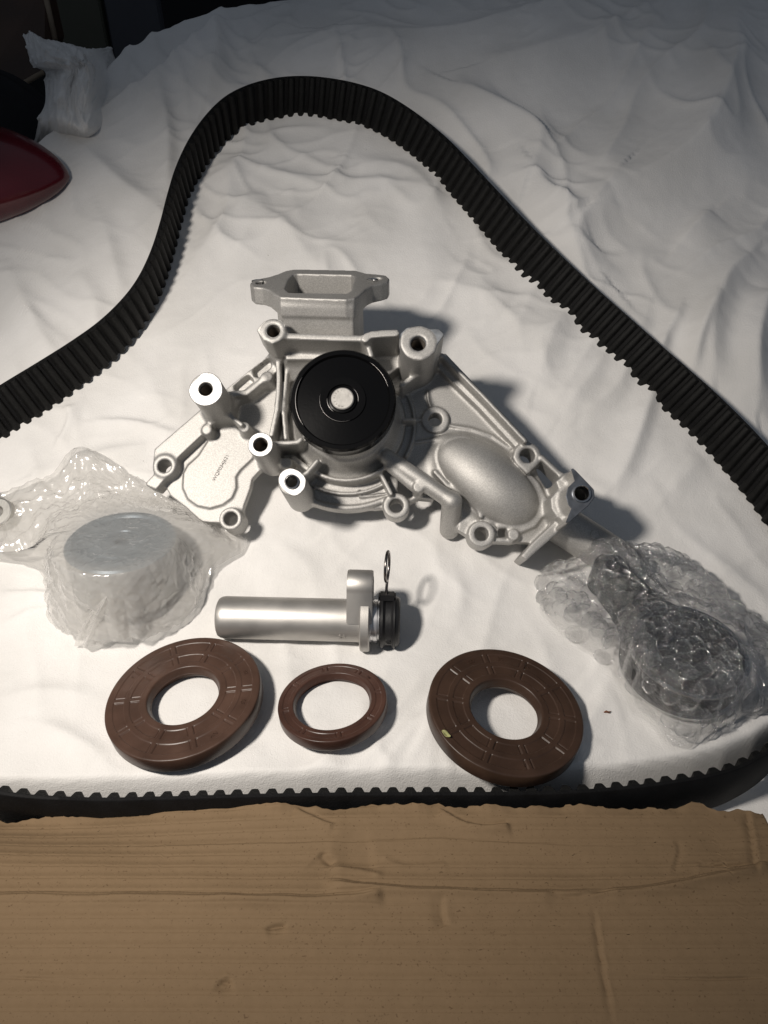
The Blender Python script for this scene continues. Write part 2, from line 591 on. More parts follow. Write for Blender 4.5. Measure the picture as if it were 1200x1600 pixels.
# ================================================================== RED SHELL
def red_shell():
    M = mat('red_gloss', (0.075, 0.005, 0.010), 0.24, spec=0.5, var=0.15, vscale=25, coat=0.35)
    tip = cloth_hit(109, 276, 0.004)
    ax = nrm(np.array([1.0, 0.10, 0.06]))
    up = nrm(np.array([0, -0.44, 0.9])); side = np.cross(up, ax)
    up = np.cross(ax, side)
    L = 0.17
    rows = []
    S = np.concatenate([np.linspace(0, 0.1, 14) ** 1.0, np.linspace(0.12, 1.0, 40)])
    n = 64
    th = np.linspace(0, 2 * math.pi, n, endpoint=False)
    for s in S:
        k = (1 - (1 - min(s / 0.75, 1)) ** 2.1) ** 0.62 if s > 0 else 0.0
        if s > 0.75: k *= 1 - 0.25 * ((s - 0.75) / 0.25) ** 2
        a, b = 0.056 * k + 1e-5, 0.036 * k + 1e-5
        c, sn = np.cos(th), np.sin(th)
        e = 1.0
        rows.append(tip - ax * L * s + np.outer(a * np.sign(c) * np.abs(c) ** e, side) + np.outer(b * np.sign(sn) * np.abs(sn) ** e, up) + up * (0.012 * k))
    f = [tuple(q) for q in grid_faces(len(S), n, True)]
    f.append(tuple((len(S) - 1) * n + j for j in range(n)))
    o = mesh_obj('red_shell', np.concatenate(rows), f, M)
    tag(o, 'glossy dark red rounded shell poking in at the left edge', 'shell')


red_shell()
# ================================================================== TIMING BELT
def timing_belt():
    W = 0.032
    pairs = [((0, 698), (-44, 630)), ((54, 664), (10, 602)), ((105, 629), (63, 573)), ((158, 590), (118, 540)), ((197, 560), (160, 511)),
             ((229, 520), (205, 472)), ((248, 490), (228, 443)), ((265, 445), (250, 393)), ((278, 397), (262, 352)), ((287, 353), (272, 310)),
             ((297, 318), (283, 262)), ((318, 274), (304, 208)), ((343, 240), (332, 176)), ((366, 213), (357, 153)), ((393, 201), (390, 134)),
             ((422, 192), (421, 126)), ((451, 187), (452, 122)), ((485, 187), (488, 122)), ((514, 191), (520, 125)), ((547, 197), (556, 132)),
             ((577, 205), (592, 145)), ((602, 218), (620, 161)), ((646, 249), (672, 199)), ((669, 269), (700, 227)), ((710, 319), (737, 263)),
             ((741, 354), (772, 302)), ((771, 392), (808, 341)), ((802, 427), (845, 378)), ((834, 463), (880, 407)), ((870, 500), (917, 437)),
             ((935, 558), (986, 506)), ((977, 596), (1030, 543)), ((1018, 633), (1071, 578)), ((1061, 668), (1112, 619)), ((1099, 709), (1150, 651)),
             ((1126, 739), (1178, 682)), ((1153, 769), (1205, 708)), ((1190, 817), (1240, 750))]
    B, T = [], []
    for b, t in pairs:
        p = base_hit(*b); p = p + np.array([0, 0, 0.002])
        d = ray(*t); d = d / np.linalg.norm(d)
        oc = CAM - p
        bb = np.dot(oc, d); cc = np.dot(oc, oc) - W * W
        disc = bb * bb - cc
        if disc < 0:
            q = CAM + d * (-bb)
        else:
            # solution that stands up from the surface most
            c = [CAM + d * (-bb + s * math.sqrt(disc)) for s in (-1, 1)]
            nn = nrm([0, -SLOPE, 1]) if p[1] > Y0 else np.array([0, 0, 1.0])
            q = max(c, key=lambda k: np.dot(k - p, nn))
        B.append(p); T.append(p + W * nrm(q - p))
    # right side out of frame, then the near strand, then left out of frame
    def stand(px, py, lean=(0, 0, 0)):
        n = nrm(np.array([0, 0, 1.0]) + np.array(lean))
        o = CAM.copy(); d = ray(px, py)
        t = (NEAR_Z - CAM[2]) / d[2]
        q = CAM + t * d
        return q - W * n, q
    for px, py in [(1262, 900), (1285, 1000), (1262, 1100)]:
        p = base_hit(px, py + 30); n = nrm([0.12, 0, 1]); B.append(p + [0, 0, .001]); T.append(p + W * n)
    for px, py in NEAR:
        b, t = stand(px, py); B.append(b); T.append(t)
    for px, py in [(-110, 1215), (-190, 1120), (-215, 980), (-180, 830), (-90, 735)]:
        p = base_hit(px, py + 20); n = nrm([-0.25, -0.1, 1]); B.append(p + [0, 0, .001]); T.append(p + W * n)
    B = np.array(B); T = np.array(T)
    D = np.array([nrm(t - b) for b, t in zip(B, T)])
    for _ in range(3):
        D = (np.roll(D, 1, 0) + 2 * D + np.roll(D, -1, 0)); D /= np.linalg.norm(D, axis=1)[:, None]
        Bs = (np.roll(B, 1, 0) + 6 * B + np.roll(B, -1, 0)) / 8
        B = Bs
    Cb = catmull(B, 24, True); Cd = catmull(D, 24, True)
    Cd /= np.linalg.norm(Cd, axis=1)[:, None]
    seg = np.linalg.norm(np.roll(Cb, -1, 0) - Cb, axis=1)
    s = np.concatenate([[0], np.cumsum(seg)])
    L = s[-1]
    pitch = 0.0083
    N = int(round(L / pitch))
    pitch = L / N
    Cb2 = np.vstack([Cb, Cb[:1]]); Cd2 = np.vstack([Cd, Cd[:1]])

    def sample(q):
        q = np.mod(q, L)
        b = np.stack([np.interp(q, s, Cb2[:, k]) for k in range(3)], -1)
        d = np.stack([np.interp(q, s, Cd2[:, k]) for k in range(3)], -1)
        return b, d / np.linalg.norm(d, axis=-1)[..., None]

    def frames(q):
        b, d = sample(q)
        b1, _ = sample(q + 0.003); b0, _ = sample(q - 0.003)
        t = b1 - b0
        t = t - (t * d).sum(-1)[..., None] * d
        t /= np.linalg.norm(t, axis=-1)[..., None]
        inn = np.cross(t, d)         # candidate inward
        return b, t, d, inn
    # inward test
    b, t, d, inn = frames(np.array([0.4 * L]))
    cen = B.mean(0)
    bb, tt, dd, ii = frames(np.linspace(0, L, 60, endpoint=False))
    sgn = 1 if ((cen - bb) * ii).sum() > 0 else -1
    M_RUB = mat('belt_rubber', (0.0045, 0.0045, 0.005), 0.7, spec=0.2, bump=0.00025, scale=900, var=0.35, vscale=120)
    M_FAB = mat('belt_tooth_fabric', (0.0065, 0.0065, 0.0063), 0.62, spec=0.22, bump=0.0003, scale=1500, var=0.4, vscale=160)
    belt = empty('timing_belt', Matrix.Translation(Vector(tuple(B[40]))))
    tag(belt, 'long black toothed rubber timing belt looped round the other parts', 'timing belt')
    inv = belt.matrix_basis.inverted()
    TH = 0.0024
    # the band
    M = N * 4
    q = np.arange(M) / M * L
    b, t, d, inn = frames(q); inn = inn * sgn
    back = -0.0058; front = back + TH
    prof = [(back, 0.0006), (back, W - 0.0006), (back + 0.0005, W), (front - 0.0003, W), (front, W - 0.0005), (front, 0.0005), (front - 0.0003, 0), (back + 0.0005, 0)]
    rows = np.stack([b + inn * a + d * h for a, h in prof], 1)     # M x 8 x 3
    v = rows.reshape(-1, 3)
    k = len(prof)
    i = np.arange(M)[:, None]; j = np.arange(k)[None]
    f = np.stack([i * k + j, i * k + (j + 1) % k, ((i + 1) % M) * k + (j + 1) % k, ((i + 1) % M) * k + j], -1).reshape(-1, 4)
    ib = np.array(inv)
    v = v @ ib[:3, :3].T + ib[:3, 3]
    band = sharp(mesh_obj('band', v, f, M_RUB, belt), 50)
    # one tooth, shared by all copies: rounded trapezoid section, local x along the belt, y inward, z up
    hw0, hw1, th = 0.00285, 0.00165, 0.0031
    sec = [(-hw0 - .0005, -0.0004), (-hw0, 0.0004), (-hw1 - .0003, th - .0008), (-hw1 + .0003, th - .0001), (0, th), (hw1 - .0003, th - .0001), (hw1 + .0003, th - .0008), (hw0, 0.0004), (hw0 + .0005, -0.0004)]
    vs = []; n = len(sec)
    for z, kk in ((0.0002, 0.86), (0.0008, 1.0), (W - 0.0008, 1.0), (W - 0.0002, 0.86)):
        for x, y in sec:
            vs.append((x * (0.94 + 0.06 * kk), y * kk if y > 0 else y, z))
    fs = [tuple(qd) for qd in grid_faces(4, n)]
    fs += [tuple(range(n)), tuple(range(4 * n - 1, 3 * n - 1, -1))]
    tooth = None
    qs = (np.arange(N) + 0.5) / N * L
    b, t, d, inn = frames(qs); inn = inn * sgn
    for a in range(N):
        if tooth is None:
            o = mesh_obj('tooth', vs, fs, M_FAB, belt); sharp(o, 50); tooth = o
        else:
            o = tooth.copy(); COL.objects.link(o)
        o.parent = belt
        z = d[a]; y = inn[a]; x = np.cross(y, z)
        o.matrix_parent_inverse = inv
        o.matrix_basis = frame(b[a] + inn[a] * (front - 0.0002), x, y, z)
    print('BELT length', L, 'teeth', N)


timing_belt()
# ================================================================== WATER PUMP
# signed distance grid + surface nets: gives the casting its fillets
class Field:
    def __init__(self, lo, hi, step):
        self.lo = np.array(lo, float); self.step = step
        self.n = np.ceil((np.array(hi) - self.lo) / step).astype(int) + 1
        self.ax = [self.lo[i] + step * np.arange(self.n[i]) for i in range(3)]
        self.d = np.full(self.n, 20.0, dtype=np.float32)

    def sub(self, lo, hi):
        s = []
        for i in range(3):
            a = int(max(0, math.floor((lo[i] - self.lo[i]) / self.step)))
            b = int(min(self.n[i], math.ceil((hi[i] - self.lo[i]) / self.step) + 1))
            s.append(slice(a, max(a + 1, b)))
        u = self.ax[0][s[0]][:, None, None]; v = self.ax[1][s[1]][None, :, None]; h = self.ax[2][s[2]][None, None, :]
        return tuple(s), u, v, h

    def add(self, fn, lo, hi, k=0.0):
        m = k + 2.5
        s, u, v, h = self.sub(np.array(lo) - m, np.array(hi) + m)
        b = fn(u, v, h).astype(np.float32)
        a = self.d[s]
        if k > 0:
            t = np.clip(0.5 + 0.5 * (b - a) / k, 0, 1)
            self.d[s] = b + (a - b) * (1 - t) - k * t * (1 - t) if False else (b * (1 - t) + a * t - k * t * (1 - t))
        else:
            self.d[s] = np.minimum(a, b)

    def cut(self, fn, lo, hi, k=0.0):
        m = k + 2.5
        s, u, v, h = self.sub(np.array(lo) - m, np.array(hi) + m)
        b = -fn(u, v, h).astype(np.float32)
        a = self.d[s]
        if k > 0:
            t = np.clip(0.5 - 0.5 * (b - a) / k, 0, 1)
            self.d[s] = b * (1 - t) + a * t + k * t * (1 - t)
        else:
            self.d[s] = np.maximum(a, b)

    def mesh(self):
        d = self.d
        s = d < 0
        n = d.shape
        c = np.zeros((n[0] - 1, n[1] - 1, n[2] - 1), dtype=np.uint8)
        for i in (0, 1):
            for j in (0, 1):
                for k in (0, 1):
                    c += s[i:n[0] - 1 + i, j:n[1] - 1 + j, k:n[2] - 1 + k]
        act = (c > 0) & (c < 8)
        idx = np.argwhere(act)
        acc = np.zeros((len(idx), 3)); cnt = np.zeros(len(idx))
        cor = [(i, j, k) for i in (0, 1) for j in (0, 1) for k in (0, 1)]
        val = {q: d[idx[:, 0] + q[0], idx[:, 1] + q[1], idx[:, 2] + q[2]] for q in cor}
        for q in cor:
            for a in range(3):
                if q[a] == 0:
                    r = list(q); r[a] = 1; r = tuple(r)
                    va, vb = val[q], val[r]
                    x = (va < 0) != (vb < 0)
                    t = np.where(x, va / (va - vb + 1e-12 * (va == vb)), 0)
                    p = np.tile(np.array(q, float), (len(idx), 1)); p[:, a] = t
                    acc[x] += p[x]; cnt[x] += 1
        V = (idx + acc / cnt[:, None]) * self.step + self.lo
        num = np.full(act.shape, -1, dtype=np.int32)
        num[idx[:, 0], idx[:, 1], idx[:, 2]] = np.arange(len(idx))
        F = []
        for a in range(3):
            b, e = (a + 1) % 3, (a + 2) % 3
            sl0 = [slice(1, -1)] * 3; sl1 = [slice(1, -1)] * 3
            sl0[a] = slice(0, n[a] - 1); sl1[a] = slice(1, n[a])
            s0 = s[tuple(sl0)]; s1 = s[tuple(sl1)]
            E = np.argwhere(s0 != s1)
            if len(E) == 0: continue
            inside0 = s0[E[:, 0], E[:, 1], E[:, 2]]
            off = np.array([1, 1, 1]); off[a] = 0
            G = E + off          # grid vertex index of edge start

            def cell(db, de):
                q = G.copy(); q[:, b] -= db; q[:, e] -= de
                return num[q[:, 0], q[:, 1], q[:, 2]]
            Q = np.stack([cell(1, 1), cell(0, 1), cell(0, 0), cell(1, 0)], -1)
            Q[~inside0] = Q[~inside0][:, ::-1]
            F.append(Q)
        F = np.concatenate(F)
        F = F[(F >= 0).all(1)]
        return V, F


def d_box2(dz, d2):
    return np.minimum(np.maximum(d2, dz), 0) + np.hypot(np.maximum(d2, 0), np.maximum(dz, 0))


def poly_sd(u, v, P):
    P = np.asarray(P, float)
    d = np.full(np.broadcast(u, v).shape, 1e9); sgn = np.ones(d.shape)
    n = len(P)
    for i in range(n):
        a, b = P[i], P[i - 1]
        ex, ey = b - a
        wx, wy = u - a[0], v - a[1]
        t = np.clip((wx * ex + wy * ey) / (ex * ex + ey * ey + 1e-12), 0, 1)
        d = np.minimum(d, (wx - ex * t) ** 2 + (wy - ey * t) ** 2)
        c1 = v >= a[1]; c2 = v < b[1]; c3 = ex * wy > ey * wx
        fl = (c1 & c2 & c3) | (~c1 & ~c2 & ~c3)
        sgn = np.where(fl, -sgn, sgn)
    return sgn * np.sqrt(d)


# pump frame: h axis points out of the mounting face towards the viewer, u right, v up
P_VP = (618, 1020)
PN = -nrm(ray(*P_VP))
PO = CAM + ray(620, 800) * 0.474
PU = nrm(RGT - np.dot(RGT, PN) * PN)
PV = np.cross(PN, PU)


def loc(px, py, h=0.0):
    p = plane_hit(px, py, PO + PN * h * 0.001, PN) - PO
    return np.array([np.dot(p, PU), np.dot(p, PV)]) * 1000


def C1(x, y): return 220 + x / 2.857, 400 + y / 2.857
def C2(x, y): return 560 + x / 2.727, 480 + y / 2.727
def D1(x, y): return 220 + x / 5.4545, 560 + y / 5.4545
def D2(x, y): return 400 + x / 4.2857, 660 + y / 4.2857
def D3(x, y): return 600 + x / 6.0, 620 + y / 6.0
def D4(x, y): return 780 + x / 6.667, 660 + y / 6.667
def D5(x, y): return 380 + x / 5.0, 410 + y / 5.0


def LP(conv, pts, h):
    return np.array([loc(*conv(*p), h) for p in pts])


def build_pump():
    PM = frame(PO, PU, PV, PN)
    pump = empty('water_pump', PM)
    tag(pump, 'cast aluminium engine water pump with black pulley in the middle', 'water pump')
    MM = 0.001
    M_CAST = bpy.data.materials.new('cast_aluminium'); M_CAST.use_nodes = True
    nt = M_CAST.node_tree; b = nt.nodes['Principled BSDF']; L = nt.links.new
    tc = nt.nodes.new('ShaderNodeTexCoord')
    b.inputs['Metallic'].default_value = 0.8
    n1 = nt.nodes.new('ShaderNodeTexNoise'); n1.inputs['Scale'].default_value = 22; n1.inputs['Detail'].default_value = 6
    r1 = nt.nodes.new('ShaderNodeValToRGB'); r1.color_ramp.elements[0].position = .32; r1.color_ramp.elements[1].position = .68
    r1.color_ramp.elements[0].color = (0.46, 0.452, 0.435, 1); r1.color_ramp.elements[1].color = (0.58, 0.57, 0.55, 1)
    n2 = nt.nodes.new('ShaderNodeTexNoise'); n2.inputs['Scale'].default_value = 1500; n2.inputs['Detail'].default_value = 3
    r2 = nt.nodes.new('ShaderNodeValToRGB'); r2.color_ramp.elements[0].position = .40; r2.color_ramp.elements[1].position = .62
    r2.color_ramp.elements[0].color = (0.72, 0.72, 0.72, 1); r2.color_ramp.elements[1].color = (1, 1, 1, 1)
    mul = nt.nodes.new('ShaderNodeMixRGB'); mul.blend_type = 'MULTIPLY'; mul.inputs[0].default_value = 0.8
    for n in (n1, n2): L(tc.outputs['Object'], n.inputs['Vector'])
    L(n1.outputs['Fac'], r1.inputs['Fac']); L(n2.outputs['Fac'], r2.inputs['Fac'])
    L(r1.outputs['Color'], mul.inputs[1]); L(r2.outputs['Color'], mul.inputs[2]); L(mul.outputs[0], b.inputs['Base Color'])
    mr = nt.nodes.new('ShaderNodeMapRange'); mr.inputs['To Min'].default_value = 0.54; mr.inputs['To Max'].default_value = 0.68
    L(n1.outputs['Fac'], mr.inputs['Value']); L(mr.outputs['Result'], b.inputs['Roughness'])
    bp = nt.nodes.new('ShaderNodeBump'); bp.inputs['Distance'].default_value = 0.0001; bp.inputs['Strength'].default_value = 0.8
    L(n2.outputs['Fac'], bp.inputs['Height']); L(bp.outputs['Normal'], b.inputs['Normal'])
    M_MACH = mat('machined_aluminium', (0.50, 0.495, 0.485), 0.50, metal=0.95, var=0.18, vscale=500, bump=0.00012, scale=900)
    M_MACHD = mat('machined_grey', (0.42, 0.44, 0.46), 0.42, metal=0.9, var=0.25, vscale=180, bump=0.00006, scale=700)
    M_STEEL = mat('steel', (0.62, 0.62, 0.62), 0.22, metal=1.0, var=0.1, vscale=200)
    M_BORE = mat('bore', (0.16, 0.14, 0.12), 0.5, metal=0.7)

    step = 0.72
    F = Field((-172, -42, -26), (148, 172, 58), step)

    def prism(P, h0, h1, k=0.0, r=0.6, cut=False):
        P = np.asarray(P); lo = (*P.min(0), h0); hi = (*P.max(0), h1)

        def fn(u, v, h):
            d2 = poly_sd(u, v, P) + r
            dz = np.abs(h - (h0 + h1) / 2) - (h1 - h0) / 2 + r
            return d_box2(dz, d2) - r
        (F.cut if cut else F.add)(fn, lo, hi, k)

    def cyl(c, r0, h0, h1, k=0.0, r1=None, rd=0.5, cut=False):
        """r0 at h0 (low), r1 at h1 (top)"""
        r1 = r0 if r1 is None else r1
        R = max(r0, r1)

        def fn(u, v, h):
            t = np.clip((h - h0) / (h1 - h0), 0, 1)
            d2 = np.hypot(u - c[0], v - c[1]) - (r0 + (r1 - r0) * t) + rd
            dz = np.abs(h - (h0 + h1) / 2) - (h1 - h0) / 2 + rd
            return d_box2(dz, d2) - rd
        (F.cut if cut else F.add)(fn, (c[0] - R, c[1] - R, h0), (c[0] + R, c[1] + R, h1), k)

    def rib(P, w, h0, h1, k=1.5, rd=0.5, cut=False):
        P = np.asarray(P); lo = (*(P.min(0) - w), h0); hi = (*(P.max(0) + w), h1)

        def fn(u, v, h):
            d2 = np.full(np.broadcast(u, v).shape, 1e9)
            for i in range(len(P) - 1):
                d, _ = segd(u, v, P[i, 0], P[i, 1], P[i + 1, 0], P[i + 1, 1])
                d2 = np.minimum(d2, d)
            d2 = d2 - w + rd
            dz = np.abs(h - (h0 + h1) / 2) - (h1 - h0) / 2 + rd
            return d_box2(dz, d2) - rd
        (F.cut if cut else F.add)(fn, lo, hi, k)

    def caps(a, b, ra, rb, k=1.0, cut=False):
        a = np.array(a, float); b = np.array(b, float); R = max(ra, rb)

        def fn(u, v, h):
            e = b - a; L2 = (e * e).sum()
            t = np.clip(((u - a[0]) * e[0] + (v - a[1]) * e[1] + (h - a[2]) * e[2]) / L2, 0, 1)
            return np.sqrt((u - a[0] - t * e[0]) ** 2 + (v - a[1] - t * e[1]) ** 2 + (h - a[2] - t * e[2]) ** 2) - (ra + (rb - ra) * t)
        (F.cut if cut else F.add)(fn, np.minimum(a, b) - R, np.maximum(a, b) + R, k)

    def ell(c, ang, a, bb, hh, k=3.0):
        ca, sa = math.cos(ang), math.sin(ang); R = max(a, bb)

        def fn(u, v, h):
            x = (u - c[0]) * ca + (v - c[1]) * sa; y = -(u - c[0]) * sa + (v - c[1]) * ca; z = h - c[2]
            k0 = np.sqrt((x / a) ** 2 + (y / bb) ** 2 + (z / hh) ** 2)
            k1 = np.sqrt((x / a / a) ** 2 + (y / bb / bb) ** 2 + (z / hh / hh) ** 2) + 1e-9
            return k0 * (k0 - 1) / k1
        F.add(fn, (c[0] - R, c[1] - R, c[2] - hh), (c[0] + R, c[1] + R, c[2] + hh), k)

    def fprism(fr, P, z0, z1, k=0.0, r=0.6, cut=False):
        """prism in a tilted frame fr = (origin, ax, ay, az) of pump mm"""
        o, ax, ay, az = fr
        P = np.asarray(P)
        cs = np.array([o + ax * p[0] + ay * p[1] + az * z for p in P for z in (z0, z1)])

        def fn(u, v, h):
            du, dv, dh = u - o[0], v - o[1], h - o[2]
            x = du * ax[0] + dv * ax[1] + dh * ax[2]; y = du * ay[0] + dv * ay[1] + dh * ay[2]; z = du * az[0] + dv * az[1] + dh * az[2]
            d2 = poly_sd(x, y, P) + r
            dz = np.abs(z - (z0 + z1) / 2) - (z1 - z0) / 2 + r
            return d_box2(dz, d2) - r
        (F.cut if cut else F.add)(fn, cs.min(0), cs.max(0), k)

    HB = 44.0
    hub = loc(535.4, 624, 49)

    # ---- left wing
    prism(LP(D1, [(205, 1090), (250, 1170), (380, 1270), (490, 1370), (530, 1395), (680, 1405), (770, 1470), (850, 1420), (880, 1260), (935, 1110), (950, 1030), (1040, 930), (1300, 900), (1300, 100), (1150, 60), (900, 180), (600, 400), (330, 800), (250, 950)], 0), -7, 0)
    prism(LP(D1, [(690, 585), (560, 720), (490, 830), (400, 910), (362, 980), (355, 1100), (400, 1200), (480, 1258), (590, 1280), (700, 1250), (780, 1190), (818, 1100), (812, 1010), (850, 955), (960, 850), (1000, 700), (900, 560)], 1), -3, 1.5, 0.0, 0.7)
    prism(LP(D1, [(500, 440), (115, 770), (105, 850), (110, 985), (38, 1062), (48, 1085), (130, 1118), (312, 905), (312, 850), (535, 640), (585, 540)], 8), -7, 8, 0.8)
    prism(LP(D1, [(500, 440), (1110, -50), (1190, -20), (1170, 100), (1080, 185), (905, 310), (700, 470), (570, 560)], 8), -6, 8, 0.8)
    for pk in ([(792, 236), (880, 160), (915, 140), (950, 170), (960, 195), (870, 270), (800, 275)], [(952, 95), (1060, 5), (1110, -10), (1122, 20), (1105, 75), (1010, 160), (965, 150)]):
        prism(LP(D1, pk, 8), 1.5, 12, 1.2, 1.0, cut=True)
    # pegs
    for q, hh in (((560, 605), 12), ((880, 585), 14), ((1075, 152), 14), ((1185, 390), 14)):
        cyl(loc(*D1(*q), hh), 4.2, -4, hh, 1.6, r1=3.4)
    cyl(loc(*D2(203, 270), 12), 4.0, -6, 12, 1.2, r1=3.6)
    # eyelets on the wing
    for q in ((200, 915), (765, 1365)):
        c = loc(*D1(*q), 9)
        cyl(c, 7.6, -9, 9, 1.8, r1=7.0)
        cyl(c, 4.1, -20, 20, cut=True)
    # ---- main plate and hub
    prism(LP(C1, [(640, 380), (1010, 380), (1150, 400), (1180, 700), (1140, 1115), (1050, 1130), (900, 1120), (780, 1085), (700, 1050), (600, 950), (560, 900), (590, 700)], 0), -8, -1, 1)
    cyl(hub, 37, -8, 4, 2.5, r1=35.5)
    cyl(hub, 35, 2, 15, 4.0, r1=28)
    cyl(hub, 25.5, 10, 37, 6.0, r1=25)
    # lower skirt: curved tray with rim
    def arc(r, a0, a1, n=16):
        return np.array([hub + r * np.array([math.cos(math.radians(a)), math.sin(math.radians(a))]) for a in np.linspace(a0, a1, n)])
    rib(arc(38, -118, -52), 1.2, -4, 10, 1.2)
    rib(arc(45, -116, -56), 1.0, -4, 3, 1.0)
    rib(arc(53.5, -112, -64), 1.6, -10, 2, 1.2)
    prism(np.vstack([arc(55, -116, -58), arc(35, -58, -116)]), -10, -2, 1.0)
    rib(LP(D2, [(830, 335), (905, 480)], 6), 1.3, -6, 8, 1.2)
    rib(LP(D2, [(690, 460), (700, 500), (870, 480)], 0), 0.7, -4, 0.6, 0.8)
    # ribs between hub and the lower bosses
    rib(LP(D2, [(130, 140), (280, 130), (300, 110)], 22), 1.4, -5, 22, 2.0)
    rib(LP(D2, [(410, 255), (340, 335), (300, 360)], 20), 1.4, -5, 20, 2.5)
    rib(LP(D2, [(250, 240), (350, 310)], 8), 1.6, -5, 8, 2.0)
    # ---- left inner ribs
    rib(LP(C1, [(612, 430), (618, 560), (610, 680), (585, 800)], 16), 1.5, -4, 18, 1.8)
    rib(LP(C1, [(655, 520), (640, 700), (650, 820)], 10), 1.2, -4, 14, 1.8)
    rib(LP(D1, [(700, 440), (860, 570)], 16), 1.3, -3, 18, 2.0)
    rib(LP(D1, [(1050, 170), (900, 290), (780, 300)], 14), 1.8, -3, 14, 3.0)
    rib(LP(D1, [(570, 580), (620, 520)], 10), 1.6, -3, 11, 2.0)
    # ---- tall bosses
    bosses = [  # conv, centre, r px, hole px, base r factor, h
        ('b1', D1(553, 262), 26.3, 10.7, 1.0, HB), ('b2', D1(1020, 735), 19.7, 11.0, 1.06, HB - 4), ('b3', D2(240, 400), 21.5, 9.8, 1.12, HB - 4),
        ('b4', D5(235, 535), 18.6, 10.4, 1.02, HB), ('b5', C2(255, 155), 27.5, 12.0, 1.05, HB + 2)]
    info = {}
    for nm, q, rp, hp, kf, hh in bosses:
        c = loc(*q, hh); s = np.linalg.norm(loc(q[0] + rp, q[1], hh) - c); hr = s * hp / rp
        info[nm] = (c, s, hr, hh)
        cyl(c, s * kf, -8, hh, 4.0 if nm in ('b1', 'b4') else 2.5, r1=s, rd=0.4)
    # ears of b4 and b5
    e4 = LP(D5, [(105, 530), (160, 465), (205, 445), (290, 450), (330, 490), (322, 560), (290, 605), (230, 635), (160, 605)], HB)
    e5 = LP(C2, [(180, 112), (205, 88), (270, 79), (310, 95), (342, 92), (366, 115), (335, 160), (325, 190), (270, 221), (212, 203), (183, 165)], HB + 2)
    prism(e4, HB - 22, HB, 2.0, 0.4); prism(e5, -5, HB + 2, 2.0, 0.4)
    # top wall of the body, between b4 and b5
    rib(LP(D5, [(300, 572), (480, 578), (760, 588), (955, 592)], HB - 1), 2.0, 0, HB - 1, 2.0, 0.4)
    rib(LP(D5, [(955, 595), (970, 575), (1010, 560), (1190, 548)], HB), 2.2, 0, HB, 1.5, 0.4)
    rib(LP(D5, [(955, 600), (1000, 740)], 34), 1.6, 0, 38, 1.5)
    # body walls left and right of the duct
    prism(LP(D5, [(345, 610), (950, 610), (990, 760), (330, 760)], 24), -6, 24, 3.0)
    prism(LP(C2, [(45, 140), (180, 130), (190, 240), (130, 290), (60, 260)], 14), -6, 14, 2.0)
    # ---- right wing
    prism(LP(C2, [(330, 200), (372, 195), (715, 555), (790, 650), (860, 715), (940, 800), (880, 900), (735, 1005), (690, 1003), (590, 1000), (540, 1020), (480, 985), (420, 950), (440, 890), (300, 770), (140, 700), (100, 400), (170, 230)], 0), -8, 0, 1.0)
    rib(LP(C2, [(360, 205), (540, 385), (712, 568)], 15), 1.3, -7, 15, 2.6, 0.4)
    rib(LP(C2, [(345, 250), (520, 420), (680, 592)], 6), 1.6, -3, 6, 2.4)
    rib(LP(C2, [(330, 215), (225, 300), (185, 330)], 22), 1.6, -3, 22, 2.5)
    c = loc(*C2(328, 478), 3); cyl(c, 8.6, -8, 3.2, 0.6); 
    rib(arc(42, -30, 26), 1.0, -3, 2.6, 1.0)
    rib(LP(C2, [(245, 478), (290, 478)], 3), 1.0, -3, 2.5, 0.8)
    rib(LP(C2, [(190, 478), (240, 478)], 12), 1.0, -3, 12, 0.8)
    rib(LP(C2, [(380, 500), (480, 515), (570, 545), (650, 600)], 2), 0.8, -3, 1.4, 1.0)
    rib(LP(C2, [(295, 360), (300, 400), (312, 430)], 2), 0.8, -3, 1.4, 1.0)
    rib(LP(C2, [(245, 575), (330, 560), (450, 552)], 2), 0.9, -3, 1.6, 1.0)
    # scroll dome
    a45 = -math.atan2(60, 80)
    d0 = loc(775, 762, 6); d1 = loc(742, 728, 6)
    ell((*d0, 0), a45, 30, 19, 17, 9)
    ell((*d1, 0), a45 + 0.1, 26, 17, 13, 9)
    # lip round the dome and boss seats
    rim = [(300, 545), (400, 640), (455, 760), (470, 850), (440, 960), (360, 1070), (220, 1130), (0, 1115)]
    rib(LP(D4, rim, 3), 1.4, -8, 3.5, 1.5)
    rib(LP(D3, [(480, 700), (600, 830), (800, 930), (870, 1010), (910, 1120)], 6), 1.3, -6, 6, 2.0)
    for q, hh, ro, ri in ((D3(115, 1020), 4, 8.0, 4.2), (D3(915, 1285), 6, 8.0, 4.2), (C2(720, 632), 9, 8.4, 4.6)):
        c = loc(*q, hh); cyl(c, ro * 1.03, -11, hh, 1.6, r1=ro)
    prism(LP(D4, [(140, 360), (190, 290), (260, 215), (310, 205), (370, 250), (430, 340), (430, 400), (370, 460), (320, 520), (290, 535), (210, 460)], 9), -8, 9, 1.0)
    cyl(loc(*D4(150, 1170), 5), 3.6, -6, 5, 1.0)
    rib(LP(D3, [(1060, 1210), (1200, 1215)], 3), 1.0, -8, 4, 1.0); rib(LP(D3, [(1040, 1340), (1200, 1350)], 3), 1.4, -8, 3, 1.0)
    prism(LP(D3, [(1065, 1245), (1140, 1240), (1150, 1310), (1075, 1320)], 0), -20, 20, 0.5, cut=True)
    # slot open to the cloth
    prism(LP(D4, [(385, 475), (420, 455), (460, 465), (540, 560), (615, 640), (630, 690), (590, 725), (500, 735), (465, 650), (410, 560)], 0), -22, 30, 0.8, cut=True)
    rib(LP(D4, [(450, 365), (560, 470), (650, 550)], 10), 1.7, -8, 10, 0.8, 0.4)
    # diagonal tube with elbow post
    ta = (*loc(*D3(30, 560), 12), 10); tb = (*loc(*D3(640, 975), 14), 12)
